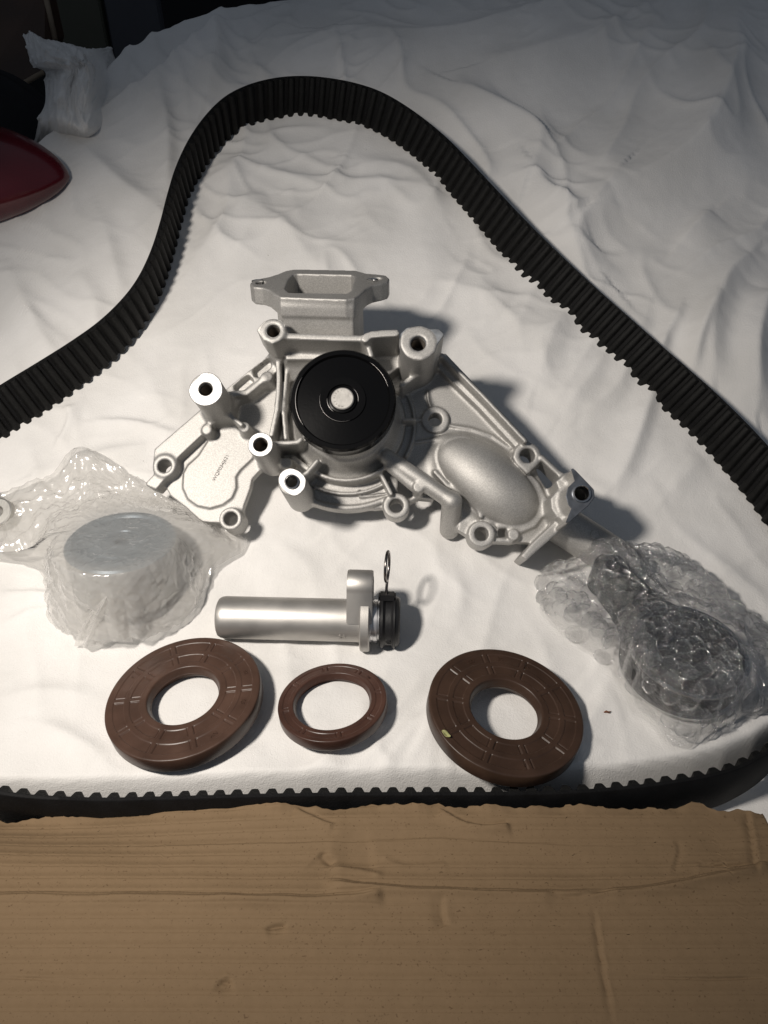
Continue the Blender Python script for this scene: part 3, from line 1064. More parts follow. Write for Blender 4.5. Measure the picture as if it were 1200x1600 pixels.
    caps(ta, tb, 5.0, 5.2, 1.5)
    caps(tb, (*loc(*D3(615, 1240), -12), -14), 6.2, 6.2, 1.5)
    rib(LP(D3, [(700, 1200), (790, 1240)], -2), 2.5, -9, -2, 2)
    pg = loc(*D3(325, 845), 15); cyl(pg, 3.5, -4, 15.5, 1.0)
    caps((*loc(*D3(60, 640), 14), 10), (*loc(*D3(290, 830), 14), 10), 3.6, 3.6, 1.0)
    rib(LP(D2, [(1030, 520), (1090, 490), (1180, 500)], 2), 1.4, -9, 2, 1.5)
    # ---- end flange with boss b6
    e6 = LP(D4, [(745, 492), (775, 478), (900, 610), (985, 700), (993, 780), (925, 870), (840, 940), (705, 1060), (688, 1036), (790, 935), (722, 862), (695, 770), (715, 682), (805, 595), (795, 535)], 40)
    prism(e6, -12, 40, 1.5, 0.4)
    prism(LP(D4, [(745, 500), (800, 540), (820, 900), (690, 1030), (600, 990), (545, 900), (535, 790), (620, 690), (590, 610), (640, 580)], 22), -10, 22, 4.0)
    prism(LP(D4, [(600, 1010), (690, 1035), (708, 1065), (285, 1438), (225, 1392), (330, 1270)], 14), -16, 14, 1.5, 0.5)
    # ---- duct and inlet flange
    f0 = np.array([*loc(495, 465, 46), 46]); f1 = np.array([*loc(495, 422, 6), 6])
    ay = nrm(f1 - f0); ax = np.array([1.0, 0, 0]); az = nrm(np.cross(ax, ay))
    fr = (f0, ax, ay, az)
    fo_w = PO + (PU * f0[0] + PV * f0[1] + PN * f0[2]) * MM
    axw = PU; ayw = PU * ay[0] + PV * ay[1] + PN * ay[2]; azw = np.cross(axw, ayw)

    def fl(q):
        p = (plane_hit(*D5(*q), fo_w, azw) - fo_w) * 1000
        return np.array([np.dot(p, axw), np.dot(p, ayw)])
    out = np.array([fl(q) for q in [(50, 165), (75, 140), (130, 125), (200, 112), (270, 90), (330, 65), (400, 53), (640, 57), (880, 62), (960, 85), (1050, 92), (1115, 100), (1143, 125), (1130, 150), (1080, 165), (1010, 180), (960, 205), (920, 245), (870, 280), (800, 290), (540, 282), (290, 272), (240, 245), (200, 215), (150, 198), (80, 192)]])
    opn = np.array([fl(q) for q in [(315, 205), (345, 130), (385, 92), (415, 86), (850, 95), (877, 110), (868, 150), (848, 222), (815, 245), (350, 238)]])
    cen = opn.mean(0)
    big = cen + (opn - cen) * np.array([1.20, 1.42])
    fprism(fr, out, -11, 0, 0.0, 0.5)
    fprism(fr, big, -54, -4, 2.5, 2.0)
    fprism(fr, cen + (opn - cen) * 0.97, -40, 6, 0.6, 1.2, cut=True)
    for q in ((140, 158), (1045, 127)):
        e = fl(q)
        P = np.array([e + 3.2 * np.array([math.cos(t), math.sin(t)]) for t in np.linspace(0, 2 * math.pi, 20, endpoint=False)])
        fprism(fr, P, -14, 4, 0.0, 0.0, cut=True)
    # ---- drill the holes
    for nm, (c, s, hr, hh) in info.items():
        cyl(c, hr, -30, 70, cut=True, rd=0)
    for q, hh, ri in ((C2(328, 478), 3, 4.2), (D3(115, 1020), 4, 4.2), (D3(915, 1285), 6, 4.2), (C2(720, 632), 9, 4.5)):
        cyl(loc(*q, hh), ri, -30, 70, cut=True, rd=0)
    c6 = loc(*D4(855, 742), 40)
    cyl(c6, 5.0, -30, 70, cut=True, rd=0)

    V, Fc = F.mesh()
    # two light smoothing passes take the grid out of the surface
    for lam in (0.5, -0.52, 0.5):
        acc = np.zeros_like(V); cnt = np.zeros(len(V))
        for i in range(4):
            for j in (1, 3):
                np.add.at(acc, Fc[:, i], V[Fc[:, (i + j) % 4]]); np.add.at(cnt, Fc[:, i], 1)
        V = V + lam * (acc / np.maximum(cnt, 1)[:, None] - V)
    print('PUMP verts', len(V), 'faces', len(Fc))
    body = mesh_obj('housing', V * MM, Fc, M_CAST, pump)

    # ---- machined faces
    def ring_face(name, c, poly, hr, h, m, parent, n=72):
        """flat annulus: star shaped outline round the hole, with a tiny chamfer"""
        th = np.linspace(0, 2 * math.pi, n, endpoint=False)
        D = np.stack([np.cos(th), np.sin(th)], -1)
        if np.isscalar(poly):
            R = np.full(n, poly)
        else:
            R = np.zeros(n)
            for i, dd in enumerate(D):
                best = 0
                for a, b2 in zip(poly, np.roll(poly, -1, 0)):
                    e = b2 - a; den = dd[0] * e[1] - dd[1] * e[0]
                    if abs(den) < 1e-9: continue
                    w = a - c
                    t = (w[0] * e[1] - w[1] * e[0]) / den; s = (w[0] * dd[1] - w[1] * dd[0]) / den
                    if t > 0 and -1e-6 <= s <= 1 + 1e-6: best = max(best, t)
                R[i] = best
        rows = []
        for rr, z in ((hr, h - 2.0), (hr, h - 0.1), (hr + 0.35, h + 0.22), (None, h + 0.22), (0.12, h - 0.1)):
            if rr is None: q = c + D * (R - 0.3)[:, None]
            elif rr == 0.12: q = c + D * (R + 0.1)[:, None]
            else: q = c + D * rr
            rows.append(np.column_stack([q, np.full(n, z)]))
        return sharp(mesh_obj(name, np.concatenate(rows) * MM, grid_faces(5, n, True), m, parent), 25)

    for nm in ('b1', 'b2', 'b3'):
        c, s, hr, hh = info[nm]
        poly = s - 0.1
        if nm == 'b1':
            poly = LP(D1, [(410, 270), (432, 215), (480, 170), (520, 130), (570, 120), (630, 140), (675, 185), (696, 250), (690, 310), (650, 365), (590, 398), (520, 402), (455, 370), (420, 320)], hh)
        if nm == 'b3':
            poly = LP(D2, [(150, 385), (165, 340), (205, 312), (250, 310), (300, 335), (333, 380), (325, 440), (290, 480), (250, 492), (205, 470), (165, 430)], hh)
        if not np.isscalar(poly): poly = catmull(poly, 6, True)
        ring_face('machined_face', c, poly, hr, hh, M_MACH, pump)
    for nm, poly in (('b4', e4), ('b5', e5)):
        c, s, hr, hh = info[nm]
        ring_face('machined_face', c, poly, hr, hh, M_MACHD if nm == 'b5' else M_MACH2, pump)
    ring_face('machined_face', c6, e6, 5.0, 40, M_MACH_DIM, pump)
    # steel sleeves pressed into two bosses
    for c, hr, h in ((info['b3'][0], info['b3'][2], info['b3'][3]), (c6, 4.4, 40), ):
        prof = [(hr * 0.92, -6), (hr * 0.92, 1.3), (hr * 1.0, 1.7), (hr * 1.18, 1.5), (hr * 1.22, 0.1)]
        o = lathe('steel_sleeve', [(r * MM, z * MM) for r, z in prof], M_STEEL, pump, 48)
        o.location = (c[0] * MM, c[1] * MM, h * MM)
    # threads seen inside the bores
    for c, hr, h in [(info[k][0], info[k][2], info[k][3]) for k in ('b1', 'b2', 'b4', 'b5')]:
        prof = []
        for i in range(26):
            prof.append((hr * (0.99 if i % 2 else 0.9), -3 - i * 0.55))
        prof.append((0.0, -18))
        o = lathe('threaded_bore', [(r * MM, z * MM) for r, z in prof], M_BORE, pump, 32)
        o.location = (c[0] * MM, c[1] * MM, h * MM)
    # flat machined gasket face of the inlet
    def ring2(name, A, B, z, m):
        n = 120
        def res(P):
            P = np.vstack([P, P[:1]]); s = np.concatenate([[0], np.cumsum(np.linalg.norm(np.diff(P, axis=0), axis=1))])
            return P, s
        cc = cen
        def cast(P, th):
            dd = np.array([math.cos(th), math.sin(th)]); best = 0
            for a, b2 in zip(P, np.roll(P, -1, 0)):
                e = b2 - a; den = dd[0] * e[1] - dd[1] * e[0]
                if abs(den) < 1e-9: continue
                w = a - cc
                t = (w[0] * e[1] - w[1] * e[0]) / den; s = (w[0] * dd[1] - w[1] * dd[0]) / den
                if t > 0 and -1e-6 <= s <= 1 + 1e-6: best = max(best, t)
            return cc + dd * best
        ths = np.linspace(0, 2 * math.pi, n, endpoint=False)
        a = [f0 + ax * p[0] + ay * p[1] + az * z for p in (cast(A, t) for t in ths)]
        b2 = [f0 + ax * p[0] + ay * p[1] + az * z for p in (cast(B, t) for t in ths)]
        return a, b2, n
    # threaded inserts in the flange ears
    for q in ((140, 158), (1045, 127)):
        e = fl(q); p = f0 + ax * e[0] + ay * e[1]
        prof = [(0.0, -9), (2.5, -9)] + [(3.15 if i % 2 else 2.75, -8 + i * 0.55) for i in range(14)] + [(3.2, -0.2), (3.7, 0.25)]
        o = lathe('threaded_hole', [(r * MM, z * MM) for r, z in prof], M_STEEL, pump, 40)
        o.matrix_basis = frame(p * MM, ax, ay, az)

    # ---- outlet pipe
    pa = np.array([*loc(862, 808, -6), -8]); pb = np.array([*loc(1000, 896, -6), -8])
    e = nrm(pb - pa)
    prof = [(0.0, 0), (13.2, 0), (12.6, 2), (12.2, 52), (11.8, 60), (9.6, 60), (9.6, 40), (0, 40)]
    pipe = lathe('outlet_pipe', [(r * MM, z * MM) for r, z in prof], M_CAST, pump, 72, 40)
    xx = nrm(np.cross(e, [0, 0, 1.0]))
    pipe.matrix_basis = frame(pa * MM, xx, np.cross(e, xx), e)
    Hh = np.array([0, 0, 1.0]); Sd = np.cross(Hh, e)
    ring = []
    for t in np.linspace(0, 2 * math.pi, 32, endpoint=False):
        a_, b_ = 3.0 * math.cos(t), 3.0 * math.sin(t) + 3.0
        ring.append((pa + e * (27 + a_) + 12.45 * (math.cos(b_ / 12.4) * Hh + math.sin(b_ / 12.4) * Sd)) * MM)
    tube('casting_mark', ring, 0.35 * MM, M_CAST, pump, 6, closed=True)

    # ---- pulley
    M_PUL = mat('black_paint', (0.003, 0.003, 0.0033), 0.2, spec=0.22, bump=0.00003, scale=500)
    R = 83.4 * np.linalg.norm(loc(536.4, 624, 49) - loc(535.4, 624, 49))
    prof = [(0.2, .2), (0.225 * R, .2), (0.26 * R, 0.0), (0.265 * R, -1.2), (0.29 * R, -1.2), (0.295 * R, 0.0), (0.42 * R, 0.1), (0.43 * R, 0.1), (0.44 * R, -0.8), (0.86 * R, -1.6), (0.875 * R, -0.6), (0.89 * R, 0.1), (0.965 * R, 0.1), (R, -1.6), (R, -10.5), (0.985 * R, -11.5), (0.93 * R, -11.5), (0.90 * R, -9), (0.55 * R, -9), (0.5 * R, -14)]
    pul = lathe('pulley', [(r * MM, z * MM) for r, z in prof], M_PUL, pump, 128, 25)
    pul.location = (hub[0] * MM, hub[1] * MM, 49 * MM)
    M_ARC = mat('edge_arc', (0.35, 0.34, 0.33), 0.35, metal=0.8)  # grey metallic arcs along parts of the pulley's edges
    for rr, zz, a0, a1, th in ((0.885 * R, 0.16, 150, 215, .22), (0.885 * R, 0.16, 15, 55, .13), (0.432 * R, 0.16, 165, 290, .12), (0.292 * R, 0.02, 175, 235, .2), (0.292 * R, 0.02, -10, 30, .2)):
        pts = [((rr * math.cos(math.radians(a))) * MM, (rr * math.sin(math.radians(a))) * MM, zz * MM) for a in np.linspace(a0, a1, 24)]
        tube('edge_arc', pts, [th * MM * math.sin(math.pi * (0.1 + 0.8 * i / 23)) for i in range(24)], M_ARC, pul, 6)
    M_SHAFT = mat('ground_steel', (0.42, 0.41, 0.39), 0.55, metal=0.75, var=0.15, vscale=400, bump=0.00006, scale=1200)
    prof = [(0.0, 1.9), (0.195 * R, 1.9), (0.213 * R, 1.55), (0.213 * R, -4)]
    sh = lathe('shaft_end', [(r * MM, z * MM) for r, z in prof], M_SHAFT, pul, 64, 30)
    M_ETCH = mat('etched_print', (0.10, 0.095, 0.09), 0.7, metal=0.3)
    for ch, a in zip('ISSL42YOM', [100, 122, 143, 160, 178, 205, 225, 247, 270]):
        me = text_mesh(ch, 1.5 * MM); me.materials.append(M_ETCH)
        o = bpy.data.objects.new('engraved_letter', me); COL.objects.link(o); o.parent = pul
        t = math.radians(a)
        o.matrix_basis = Matrix.Translation((0.155 * R * math.cos(t) * MM, 0.155 * R * math.sin(t) * MM, 1.96 * MM)) @ Matrix.Rotation(t - math.pi / 2, 4, 'Z')
    # ---- part number on the wing
    a = loc(*D1(622, 1040), 1.5); b2 = loc(*D1(742, 825), 1.5)
    me = text_mesh('WQP034J621', 1.0)
    xs = [v.co.x for v in me.vertices]; wid = max(xs) - min(xs)
    s = np.linalg.norm(b2 - a) / wid
    me.materials.append(M_ETCH)
    o = bpy.data.objects.new('part_number', me); COL.objects.link(o); o.parent = pump
    m = (a + b2) / 2; ang = math.atan2(*(b2 - a)[::-1])
    o.matrix_basis = Matrix.Translation((m[0] * MM, m[1] * MM, 1.72 * MM)) @ Matrix.Rotation(ang, 4, 'Z') @ Matrix.Diagonal((s * MM, s * MM * 0.9, 1, 1))
    tag(o, 'grey part number WQP034J621 printed on the casting')
    return pump


M_MACH2 = mat('milled_aluminium', (0.62, 0.61, 0.58), 0.5, metal=0.85, var=0.1, vscale=300, bump=0.00008, scale=1500)
M_MACH_DIM = mat('milled_face_shaded', (0.20, 0.215, 0.24), 0.4, metal=0.85, var=0.2, vscale=200)  # same milled metal, its missing lamp highlight put in as darker colour
build_pump()
# ================================================================== OIL SEALS
def tilt_frame(px, py, ratio, phi_deg, h):
    c = cloth_hit(px, py, h)
    d = nrm(ray(px, py))
    a = math.acos(ratio)
    phi = math.radians(phi_deg)
    r = nrm(np.cross(d, [0, 0, 1.0])); u = np.cross(r, d)
    m = -math.sin(phi) * r + math.cos(phi) * u
    n = math.cos(a) * (-d) + math.sin(a) * m
    return c, nrm(n), np.dot(c - CAM, FWD)


def oil_seal(px, py, ratio, phi, apx, hole, th, label, M, spokes=10, panels=((0.555, 0.69), (0.755, 0.90)), spoke_w=1.5, rot=0.0, marks=()):
    c, n, dep = tilt_frame(px, py, ratio, phi, th)
    R = apx * dep / FPX * 1000          # mm
    # slide towards the viewer until the ring rests on the cloth
    x = nrm(RGT - np.dot(RGT, n) * n); y = np.cross(n, x)
    tt_ = np.linspace(0, 2 * math.pi, 48)
    for _ in range(60):
        q = np.concatenate([c - n * th + (R * f * .001) * (np.cos(tt_)[:, None] * x + np.sin(tt_)[:, None] * y) for f in (1.0, 0.75)])
        if (q[:, 2] - cloth_h(q[:, 0], q[:, 1])).min() > -0.0022: break
        c = c + (CAM - c) / np.linalg.norm(CAM - c) * 0.0004
    dep = np.dot(c - CAM, FWD); R = apx * dep / FPX * 1000
    x = nrm(RGT - np.dot(RGT, n) * n); y = np.cross(n, x)
    seal = empty('oil_seal', frame(c, x, y, n))
    tag(seal, label, 'oil seal', 'brown rubber oil seals')
    T = th * 1000
    nt_ = 900
    # radial stations for the face, dense round the panel edges
    st = [hole + 0.045, hole + 0.06]
    for a, b in panels:
        st += [a - 0.012, a - 0.004, a, a + 0.006, a + 0.014] + list(np.linspace(a + 0.03, b - 0.03, 6)) + [b - 0.014, b - 0.006, b, b + 0.004, b + 0.012]
    st += [0.94, 0.965, 0.985]
    st = sorted(st)
    tht = np.linspace(0, 2 * math.pi, nt_, endpoint=False)
    rr = np.array(st)[:, None] * R
    dep_ = np.zeros((len(st), nt_))
    inp = np.zeros_like(dep_)
    for a, b in panels:
        inp = np.maximum(inp, sstep(a - 0.003, a + 0.008, rr / R) * (1 - sstep(b - 0.008, b + 0.003, rr / R)))
    k = np.round((tht - rot) / (2 * math.pi / spokes)) * (2 * math.pi / spokes) + rot
    across = np.abs(np.sin(tht - k)[None] * rr)
    groove = np.exp(-((across - spoke_w) / 0.40) ** 2)
    dep_ = -0.35 * inp * sstep(spoke_w - 0.2, spoke_w + 0.3, across) - 0.5 * inp * groove
    dep_ += 0.05 * perlin(rr / 6 * np.cos(tht), rr / 6 * np.sin(tht), 31)
    rows = [np.stack([r_ * np.cos(tht), r_ * np.sin(tht), d_], -1) for r_, d_ in zip(rr, dep_)]

    def ring(r, z): return np.stack([r * R * np.cos(tht), r * R * np.sin(tht), np.full(nt_, z)], -1)
    inner = [ring(hole + 0.055, -T), ring(hole + 0.045, -T * 0.75), ring(hole + 0.02, -T * 0.6), ring(hole, -T * 0.45), ring(hole + 0.004, -T * 0.40), ring(hole + 0.02, -T * 0.2), ring(hole + 0.028, -0.5), ring(hole + 0.036, -0.1)]
    outer = [ring(0.995, -0.25), ring(1.0, -0.8), ring(1.0, -T + 0.8), ring(0.992, -T + 0.2), ring(0.97, -T), ring(hole + 0.055, -T)]
    rows = inner + rows + outer
    v = np.concatenate(rows) * 0.001
    o = mesh_obj('rubber_ring', v, grid_faces(len(rows), nt_, True), M, seal)
    # garter spring lip: dark inner lip ring
    lp = [(hole * R + 1.2, -T * 0.40), (hole * R - 0.1, -T * 0.46), (hole * R - 0.3, -T * 0.52), (hole * R + 0.6, -T * 0.62)]
    lathe('sealing_lip', [(r * .001, z * .001) for r, z in lp], M, seal, 160)
    for txt, rad, ang, sz in marks:
        me = text_mesh(txt, sz * 0.001, 0.00012); me.materials.append(M)
        q = bpy.data.objects.new('moulded_letters', me); COL.objects.link(q); q.parent = seal
        t = math.radians(ang)
        q.matrix_basis = Matrix.Translation((rad * R * math.cos(t) * .001, rad * R * math.sin(t) * .001, -0.00016)) @ Matrix.Rotation(t - math.pi / 2, 4, 'Z')
    return seal


def seal_mat(name, base, rough):
    m = mat(name, base, rough, spec=0.4, var=0.28, vscale=55, bump=0.00006, scale=500)
    return m


SM1 = seal_mat('brown_rubber_worn', (0.068, 0.038, 0.027), 0.37)
SM2 = seal_mat('red_brown_rubber', (0.060, 0.029, 0.021), 0.36)
SM3 = seal_mat('dark_brown_rubber', (0.048, 0.027, 0.018), 0.40)
oil_seal(286, 1085, 0.72, 7, 121.5, 0.44, 0.0092, 'large brown rubber oil seal on the left, lying below the bagged pulley', SM1, rot=0.05, spoke_w=1.5,
         marks=(('NK', .825, -52, 3.2), ('RS', .825, -12, 3.2), ('83', .825, 22, 3.2), ('T', .825, 155, 2.6)))
oil_seal(519, 1094, 0.69, 5, 85.5, 0.685, 0.0066, 'small reddish brown rubber oil seal between the two larger ones', SM2, spokes=8, panels=((0.80, 0.91),), spoke_w=1.2, rot=0.2,
         marks=(('NK', .855, 40, 1.8),))
oil_seal(791, 1106, 0.75, -11, 122.5, 0.44, 0.0090, 'large dark brown oil seal on the right with a leaf crumb on it', SM3, rot=-0.1, spoke_w=1.5,
         marks=(('BD', .825, 118, 3.0), ('SC', .825, 88, 3.0), ('10', .825, 62, 3.0), ('8', .825, -82, 3.0)))

# ================================================================== HYDRAULIC TENSIONER
def tensioner():
    r0 = 0.0122
    za = hz(*cloth_hit(345, 1000)[:2]) + r0 + 0.0005
    A = plane_hit(341, 964, (0, 0, za), np.array([0, 0, 1.0]))
    B = plane_hit(620, 971, (0, 0, za), np.array([0, 0, 1.0]))
    X = nrm(B - A); L = np.linalg.norm(B - A) * 1000
    up = nrm(np.array([0, 0.30, 0.95])); Z = nrm(up - np.dot(up, X) * X); Y = np.cross(Z, X)
    mm = L / 279.0            # mm per photo pixel along the axis
    root = empty('hydraulic_tensioner', frame(A, X, Y, Z))
    tag(root, 'grey hydraulic tensioner with black boot and wire pull pin, below the pump', 'tensioner')
    MT = mat('blasted_aluminium', (0.50, 0.485, 0.46), 0.50, metal=0.85, var=0.12, vscale=60, bump=0.00004, scale=1800)
    MS = mat('bright_steel', (0.72, 0.72, 0.73), 0.28, metal=0.85)
    MB = mat('boot_rubber', (0.010, 0.010, 0.011), 0.45, spec=0.5, bump=0.0001, scale=500, var=0.2, vscale=80)
    to_x = Matrix.Rotation(math.pi / 2, 4, 'Y')

    def lx(name, prof, m, par=root, n=72):
        o = lathe(name, [(r * .001, z * .001) for z, r in prof], m, par, n, 30)
        o.matrix_basis = to_x
        return o
    R = 12.2
    lx('cylinder_body', [(0.6, 0), (0.0, R - 4.5), (0.15, R - 2.6), (0.9, R - 1.2), (2.4, R - 0.35), (4.5, R), (205 * mm, R - .5 + .6), (222 * mm, R + 0.2), (232 * mm, R + 0.2)], MT)
    # flange plate: egg shaped outline in the plane across the axis, thick 15 px
    def plate(name, x0, x1, outline, m, hole=None, bev=0.6):
        n = len(outline)
        rows = []
        O = np.array(outline); cc = O.mean(0)
        for x, k in ((x0, 0.0), (x0, 0.96), (x0 + bev, 1.0), (x1 - bev, 1.0), (x1, 0.96), (x1, 0.0)):
            q = cc + (O - cc) * k
            rows.append(np.column_stack([np.full(n, x), q]))
        return sharp(mesh_obj(name, np.concatenate(rows) * .001, grid_faces(6, n, True), m, root), 40)
    th = np.linspace(0, 2 * math.pi, 72, endpoint=False)
    egg = []
    for t in th:
        y, z = math.cos(t), math.sin(t)
        r = 17.6 + 1.5 * max(0, z) ** 3
        egg.append((r * y * (1 - 0.1 * max(0, z)), r * z))
    plate('flange_plate', 223 * mm, 238 * mm, egg, MT)
    # mounting lug with cross hole, parallel to the axis
    lug = []
    for t in th:
        y, z = math.cos(t), math.sin(t)
        if t <= math.pi: lug.append((8.8 * y, 22.5 + 8.8 * max(z, 0)))
        else:
            f_ = (t / math.pi - 1)                     # 0..1 along the lower half
            if f_ < 0.4: g_ = f_ / 0.4; lug.append((-8.8 - 3.5 * g_, 22.5 - 19 * g_))
            elif f_ <= 0.6: lug.append((-12.3 + 24.6 * (f_ - 0.4) / 0.2, 3.5))
            else: g_ = (1 - f_) / 0.4; lug.append((8.8 + 3.5 * g_, 22.5 - 19 * g_))
    lg = plate('mounting_lug', 203 * mm, 242 * mm, lug, MT, bev=0.9)
    prof = [(202.6 * mm, 5.2), (203 * mm - .25, 5.6), (203 * mm - .25, 3.6), (206 * mm, 3.4)]
    for side in (0, 1):
        q = [(203 * mm - .2, 5.4), (203 * mm - .2, 3.7), (203 * mm + 3, 3.6), (203 * mm + 3, 0.0)] if side == 0 else [(242 * mm + .2, 5.4), (242 * mm + .2, 3.7), (242 * mm - 3, 3.6), (242 * mm - 3, 0.0)]
        o = lathe('bolt_hole', [(r * .001, z * .001) for z, r in q], mat('hole_dark', (0.05, 0.048, 0.045), 0.6, metal=0.5), root, 40)
        o.matrix_basis = Matrix.Translation((0, 0, 0.0225)) @ to_x
    lx('piston_neck', [(236 * mm, 12.6), (239 * mm, 12.6), (239.5 * mm, 11.9), (243 * mm, 11.9), (243.5 * mm, 12.2), (249 * mm, 12.2), (250 * mm, 11.4), (256 * mm, 11.4)], MS)
    boot = lx('rubber_boot', [(252 * mm, 9), (252 * mm, 13.2), (253 * mm, 14.2), (255 * mm, 15.3), (258 * mm, 15.3), (260 * mm, 14.3), (262 * mm, 13.7), (270 * mm, 13.7), (272 * mm, 14.2), (274 * mm, 15.4), (276.5 * mm, 15.4), (277 * mm, 14.4), (282 * mm, 13.8), (284 * mm, 12.8), (284 * mm, 0)], MB)
    # clip nub on top of the boot, and a round hole low on it
    o = bx('pin_clip', (250.5 * mm * .001, -0.0035, 0.0138), (277 * mm * .001, 0.0035, 0.0178), MB, root, 0.0009)
    o2 = lathe('boot_hole', [(0, 0.0002), (0.0009, 0.0002), (0.0014, 0.0004), (0.0019, -0.0002)], M_BLACK, boot, 24)
    nrm_o = nrm(np.array([0, -0.85, -0.5]))
    xx = np.array([1.0, 0, 0]); o2.parent = root
    o2.matrix_basis = frame(np.array([268 * mm * .001, *(nrm_o[1:] * 0.0138)]), xx, np.cross(nrm_o, xx), nrm_o)
    # pull pin: wire eye seen edge-on
    xp = 263 * mm
    MW = mat('spring_wire', (0.22, 0.20, 0.19), 0.28, metal=1.0)
    ce = 34.5; rr = 8.4
    pts = [(xp, 0.0, 10), (xp, 0.0, 16), (xp - .2, 0.3, 21)]
    pts += [(xp + 0.9 * math.sin(a * 1.0) , rr * math.sin(a), ce - rr * math.cos(a) + (4.0 if abs(math.sin(a)) < .2 and math.cos(a) > 0 else 0) * 0) for a in np.linspace(0.12, 2 * math.pi - 0.02, 32)]
    pts = np.array(pts)
    tube('pull_pin', pts * .001, 0.00085, MW, root, 10)
    me = text_mesh('23', 0.0045, 0.00015); me.materials.append(MT)
    q = bpy.data.objects.new('cast_number', me); COL.objects.link(q); q.parent = root
    v = nrm(np.array([0, -0.93, -0.36])); 
    zz = np.array([0, v[1], v[2]]); xl = np.array([-0.2, 0, 0]) + np.array([1.2, 0, 0]); xl = nrm(xl); yl = np.cross(zz, xl)
    q.matrix_basis = frame(np.array([197 * mm * .001, zz[1] * 0.01235, zz[2] * 0.01235]), xl, yl, zz)


tensioner()
# ================================================================== WRAPPED PULLEYS
def film_mat(name, milky, gloss_rough, tint, bump=0.0, bscale=60, fres=1.45, gain=1.0, base_gloss=0.0):
    m = bpy.data.materials.new(name); m.use_nodes = True
    nt = m.node_tree; L = nt.links.new
    for n in list(nt.nodes): nt.nodes.remove(n)
    out = nt.nodes.new('ShaderNodeOutputMaterial')
    tr = nt.nodes.new('ShaderNodeBsdfTransparent'); tr.inputs[0].default_value = (*tint, 1)
    df = nt.nodes.new('ShaderNodeBsdfDiffuse'); df.inputs[0].default_value = (0.82, 0.81, 0.79, 1)
    tl = nt.nodes.new('ShaderNodeBsdfTranslucent'); tl.inputs[0].default_value = (0.85, 0.84, 0.82, 1)
    gl = nt.nodes.new('ShaderNodeBsdfGlossy'); gl.inputs['Roughness'].default_value = gloss_rough; gl.inputs[0].default_value = (1, 1, 1, 1)
    m1 = nt.nodes.new('ShaderNodeMixShader'); m1.inputs[0].default_value = 0.62
    L(df.outputs[0], m1.inputs[1]); L(tl.outputs[0], m1.inputs[2])
    m2 = nt.nodes.new('ShaderNodeMixShader'); m2.inputs[0].default_value = milky
    L(tr.outputs[0], m2.inputs[1]); L(m1.outputs[0], m2.inputs[2])
    geo = nt.nodes.new('ShaderNodeNewGeometry')
    dt = nt.nodes.new('ShaderNodeVectorMath'); dt.operation = 'DOT_PRODUCT'
    L(geo.outputs['Normal'], dt.inputs[0]); L(geo.outputs['Incoming'], dt.inputs[1])
    ab = nt.nodes.new('ShaderNodeMath'); ab.operation = 'ABSOLUTE'; L(dt.outputs['Value'], ab.inputs[0])
    iv = nt.nodes.new('ShaderNodeMath'); iv.operation = 'SUBTRACT'; iv.inputs[0].default_value = 1.0; iv.use_clamp = True; L(ab.outputs[0], iv.inputs[1])
    pw = nt.nodes.new('ShaderNodeMath'); pw.operation = 'POWER'; pw.inputs[1].default_value = 4.0; L(iv.outputs[0], pw.inputs[0])
    fr = nt.nodes.new('ShaderNodeMath'); fr.operation = 'MULTIPLY_ADD'; fr.inputs[1].default_value = 0.93; fr.inputs[2].default_value = 0.07; L(pw.outputs[0], fr.inputs[0])
    mu = nt.nodes.new('ShaderNodeMath'); mu.operation = 'MULTIPLY_ADD'; mu.inputs[1].default_value = gain; mu.inputs[2].default_value = base_gloss; mu.use_clamp = True
    L(fr.outputs[0], mu.inputs[0])
    m3 = nt.nodes.new('ShaderNodeMixShader')
    L(mu.outputs[0], m3.inputs[0]); L(m2.outputs[0], m3.inputs[1]); L(gl.outputs[0], m3.inputs[2])
    if bump:
        tc = nt.nodes.new('ShaderNodeTexCoord')
        no = nt.nodes.new('ShaderNodeTexNoise'); no.inputs['Scale'].default_value = bscale; no.inputs['Detail'].default_value = 3; no.inputs['Distortion'].default_value = 0.6
        bp = nt.nodes.new('ShaderNodeBump'); bp.inputs['Distance'].default_value = bump
        L(tc.outputs['Object'], no.inputs['Vector']); L(no.outputs['Fac'], bp.inputs['Height'])
        L(bp.outputs['Normal'], gl.inputs['Normal'])
    L(m3.outputs[0], out.inputs[0])
    return m


def crease(x, y, sc, seed):
    """crumpled film: folded planes with sharp ridges"""
    wx = x + 0.25 / sc * perlin(x * sc * .6, y * sc * .6, seed + 1); wy = y + 0.25 / sc * perlin(x * sc * .6, y * sc * .6, seed + 2)
    a = np.abs(perlin(wx * sc, wy * sc, seed + 3)); b = np.abs(perlin(wx * sc * 2.1 + 7, wy * sc * 2.1, seed + 4)); c = np.abs(perlin(wx * sc * 4.3, wy * sc * 4.3 + 3, seed + 5))
    return 1 - (a + 0.5 * b + 0.25 * c)


def star_outline(C, pts, n):
    """radius of the outline round C for n directions"""
    Q = np.array([p[:2] for p in pts]) - C[:2]
    th = np.linspace(0, 2 * math.pi, n, endpoint=False)
    R = np.zeros(n)
    for i, t in enumerate(th):
        d = np.array([math.cos(t), math.sin(t)]); best = 0
        for a, b in zip(Q, np.roll(Q, -1, 0)):
            e = b - a; den = d[0] * e[1] - d[1] * e[0]
            if abs(den) < 1e-12: continue
            tt = (a[0] * e[1] - a[1] * e[0]) / den; s = (a[0] * d[1] - a[1] * d[0]) / den
            if tt > 0 and -1e-6 <= s <= 1 + 1e-6: best = max(best, tt)
        R[i] = best
    return th, R


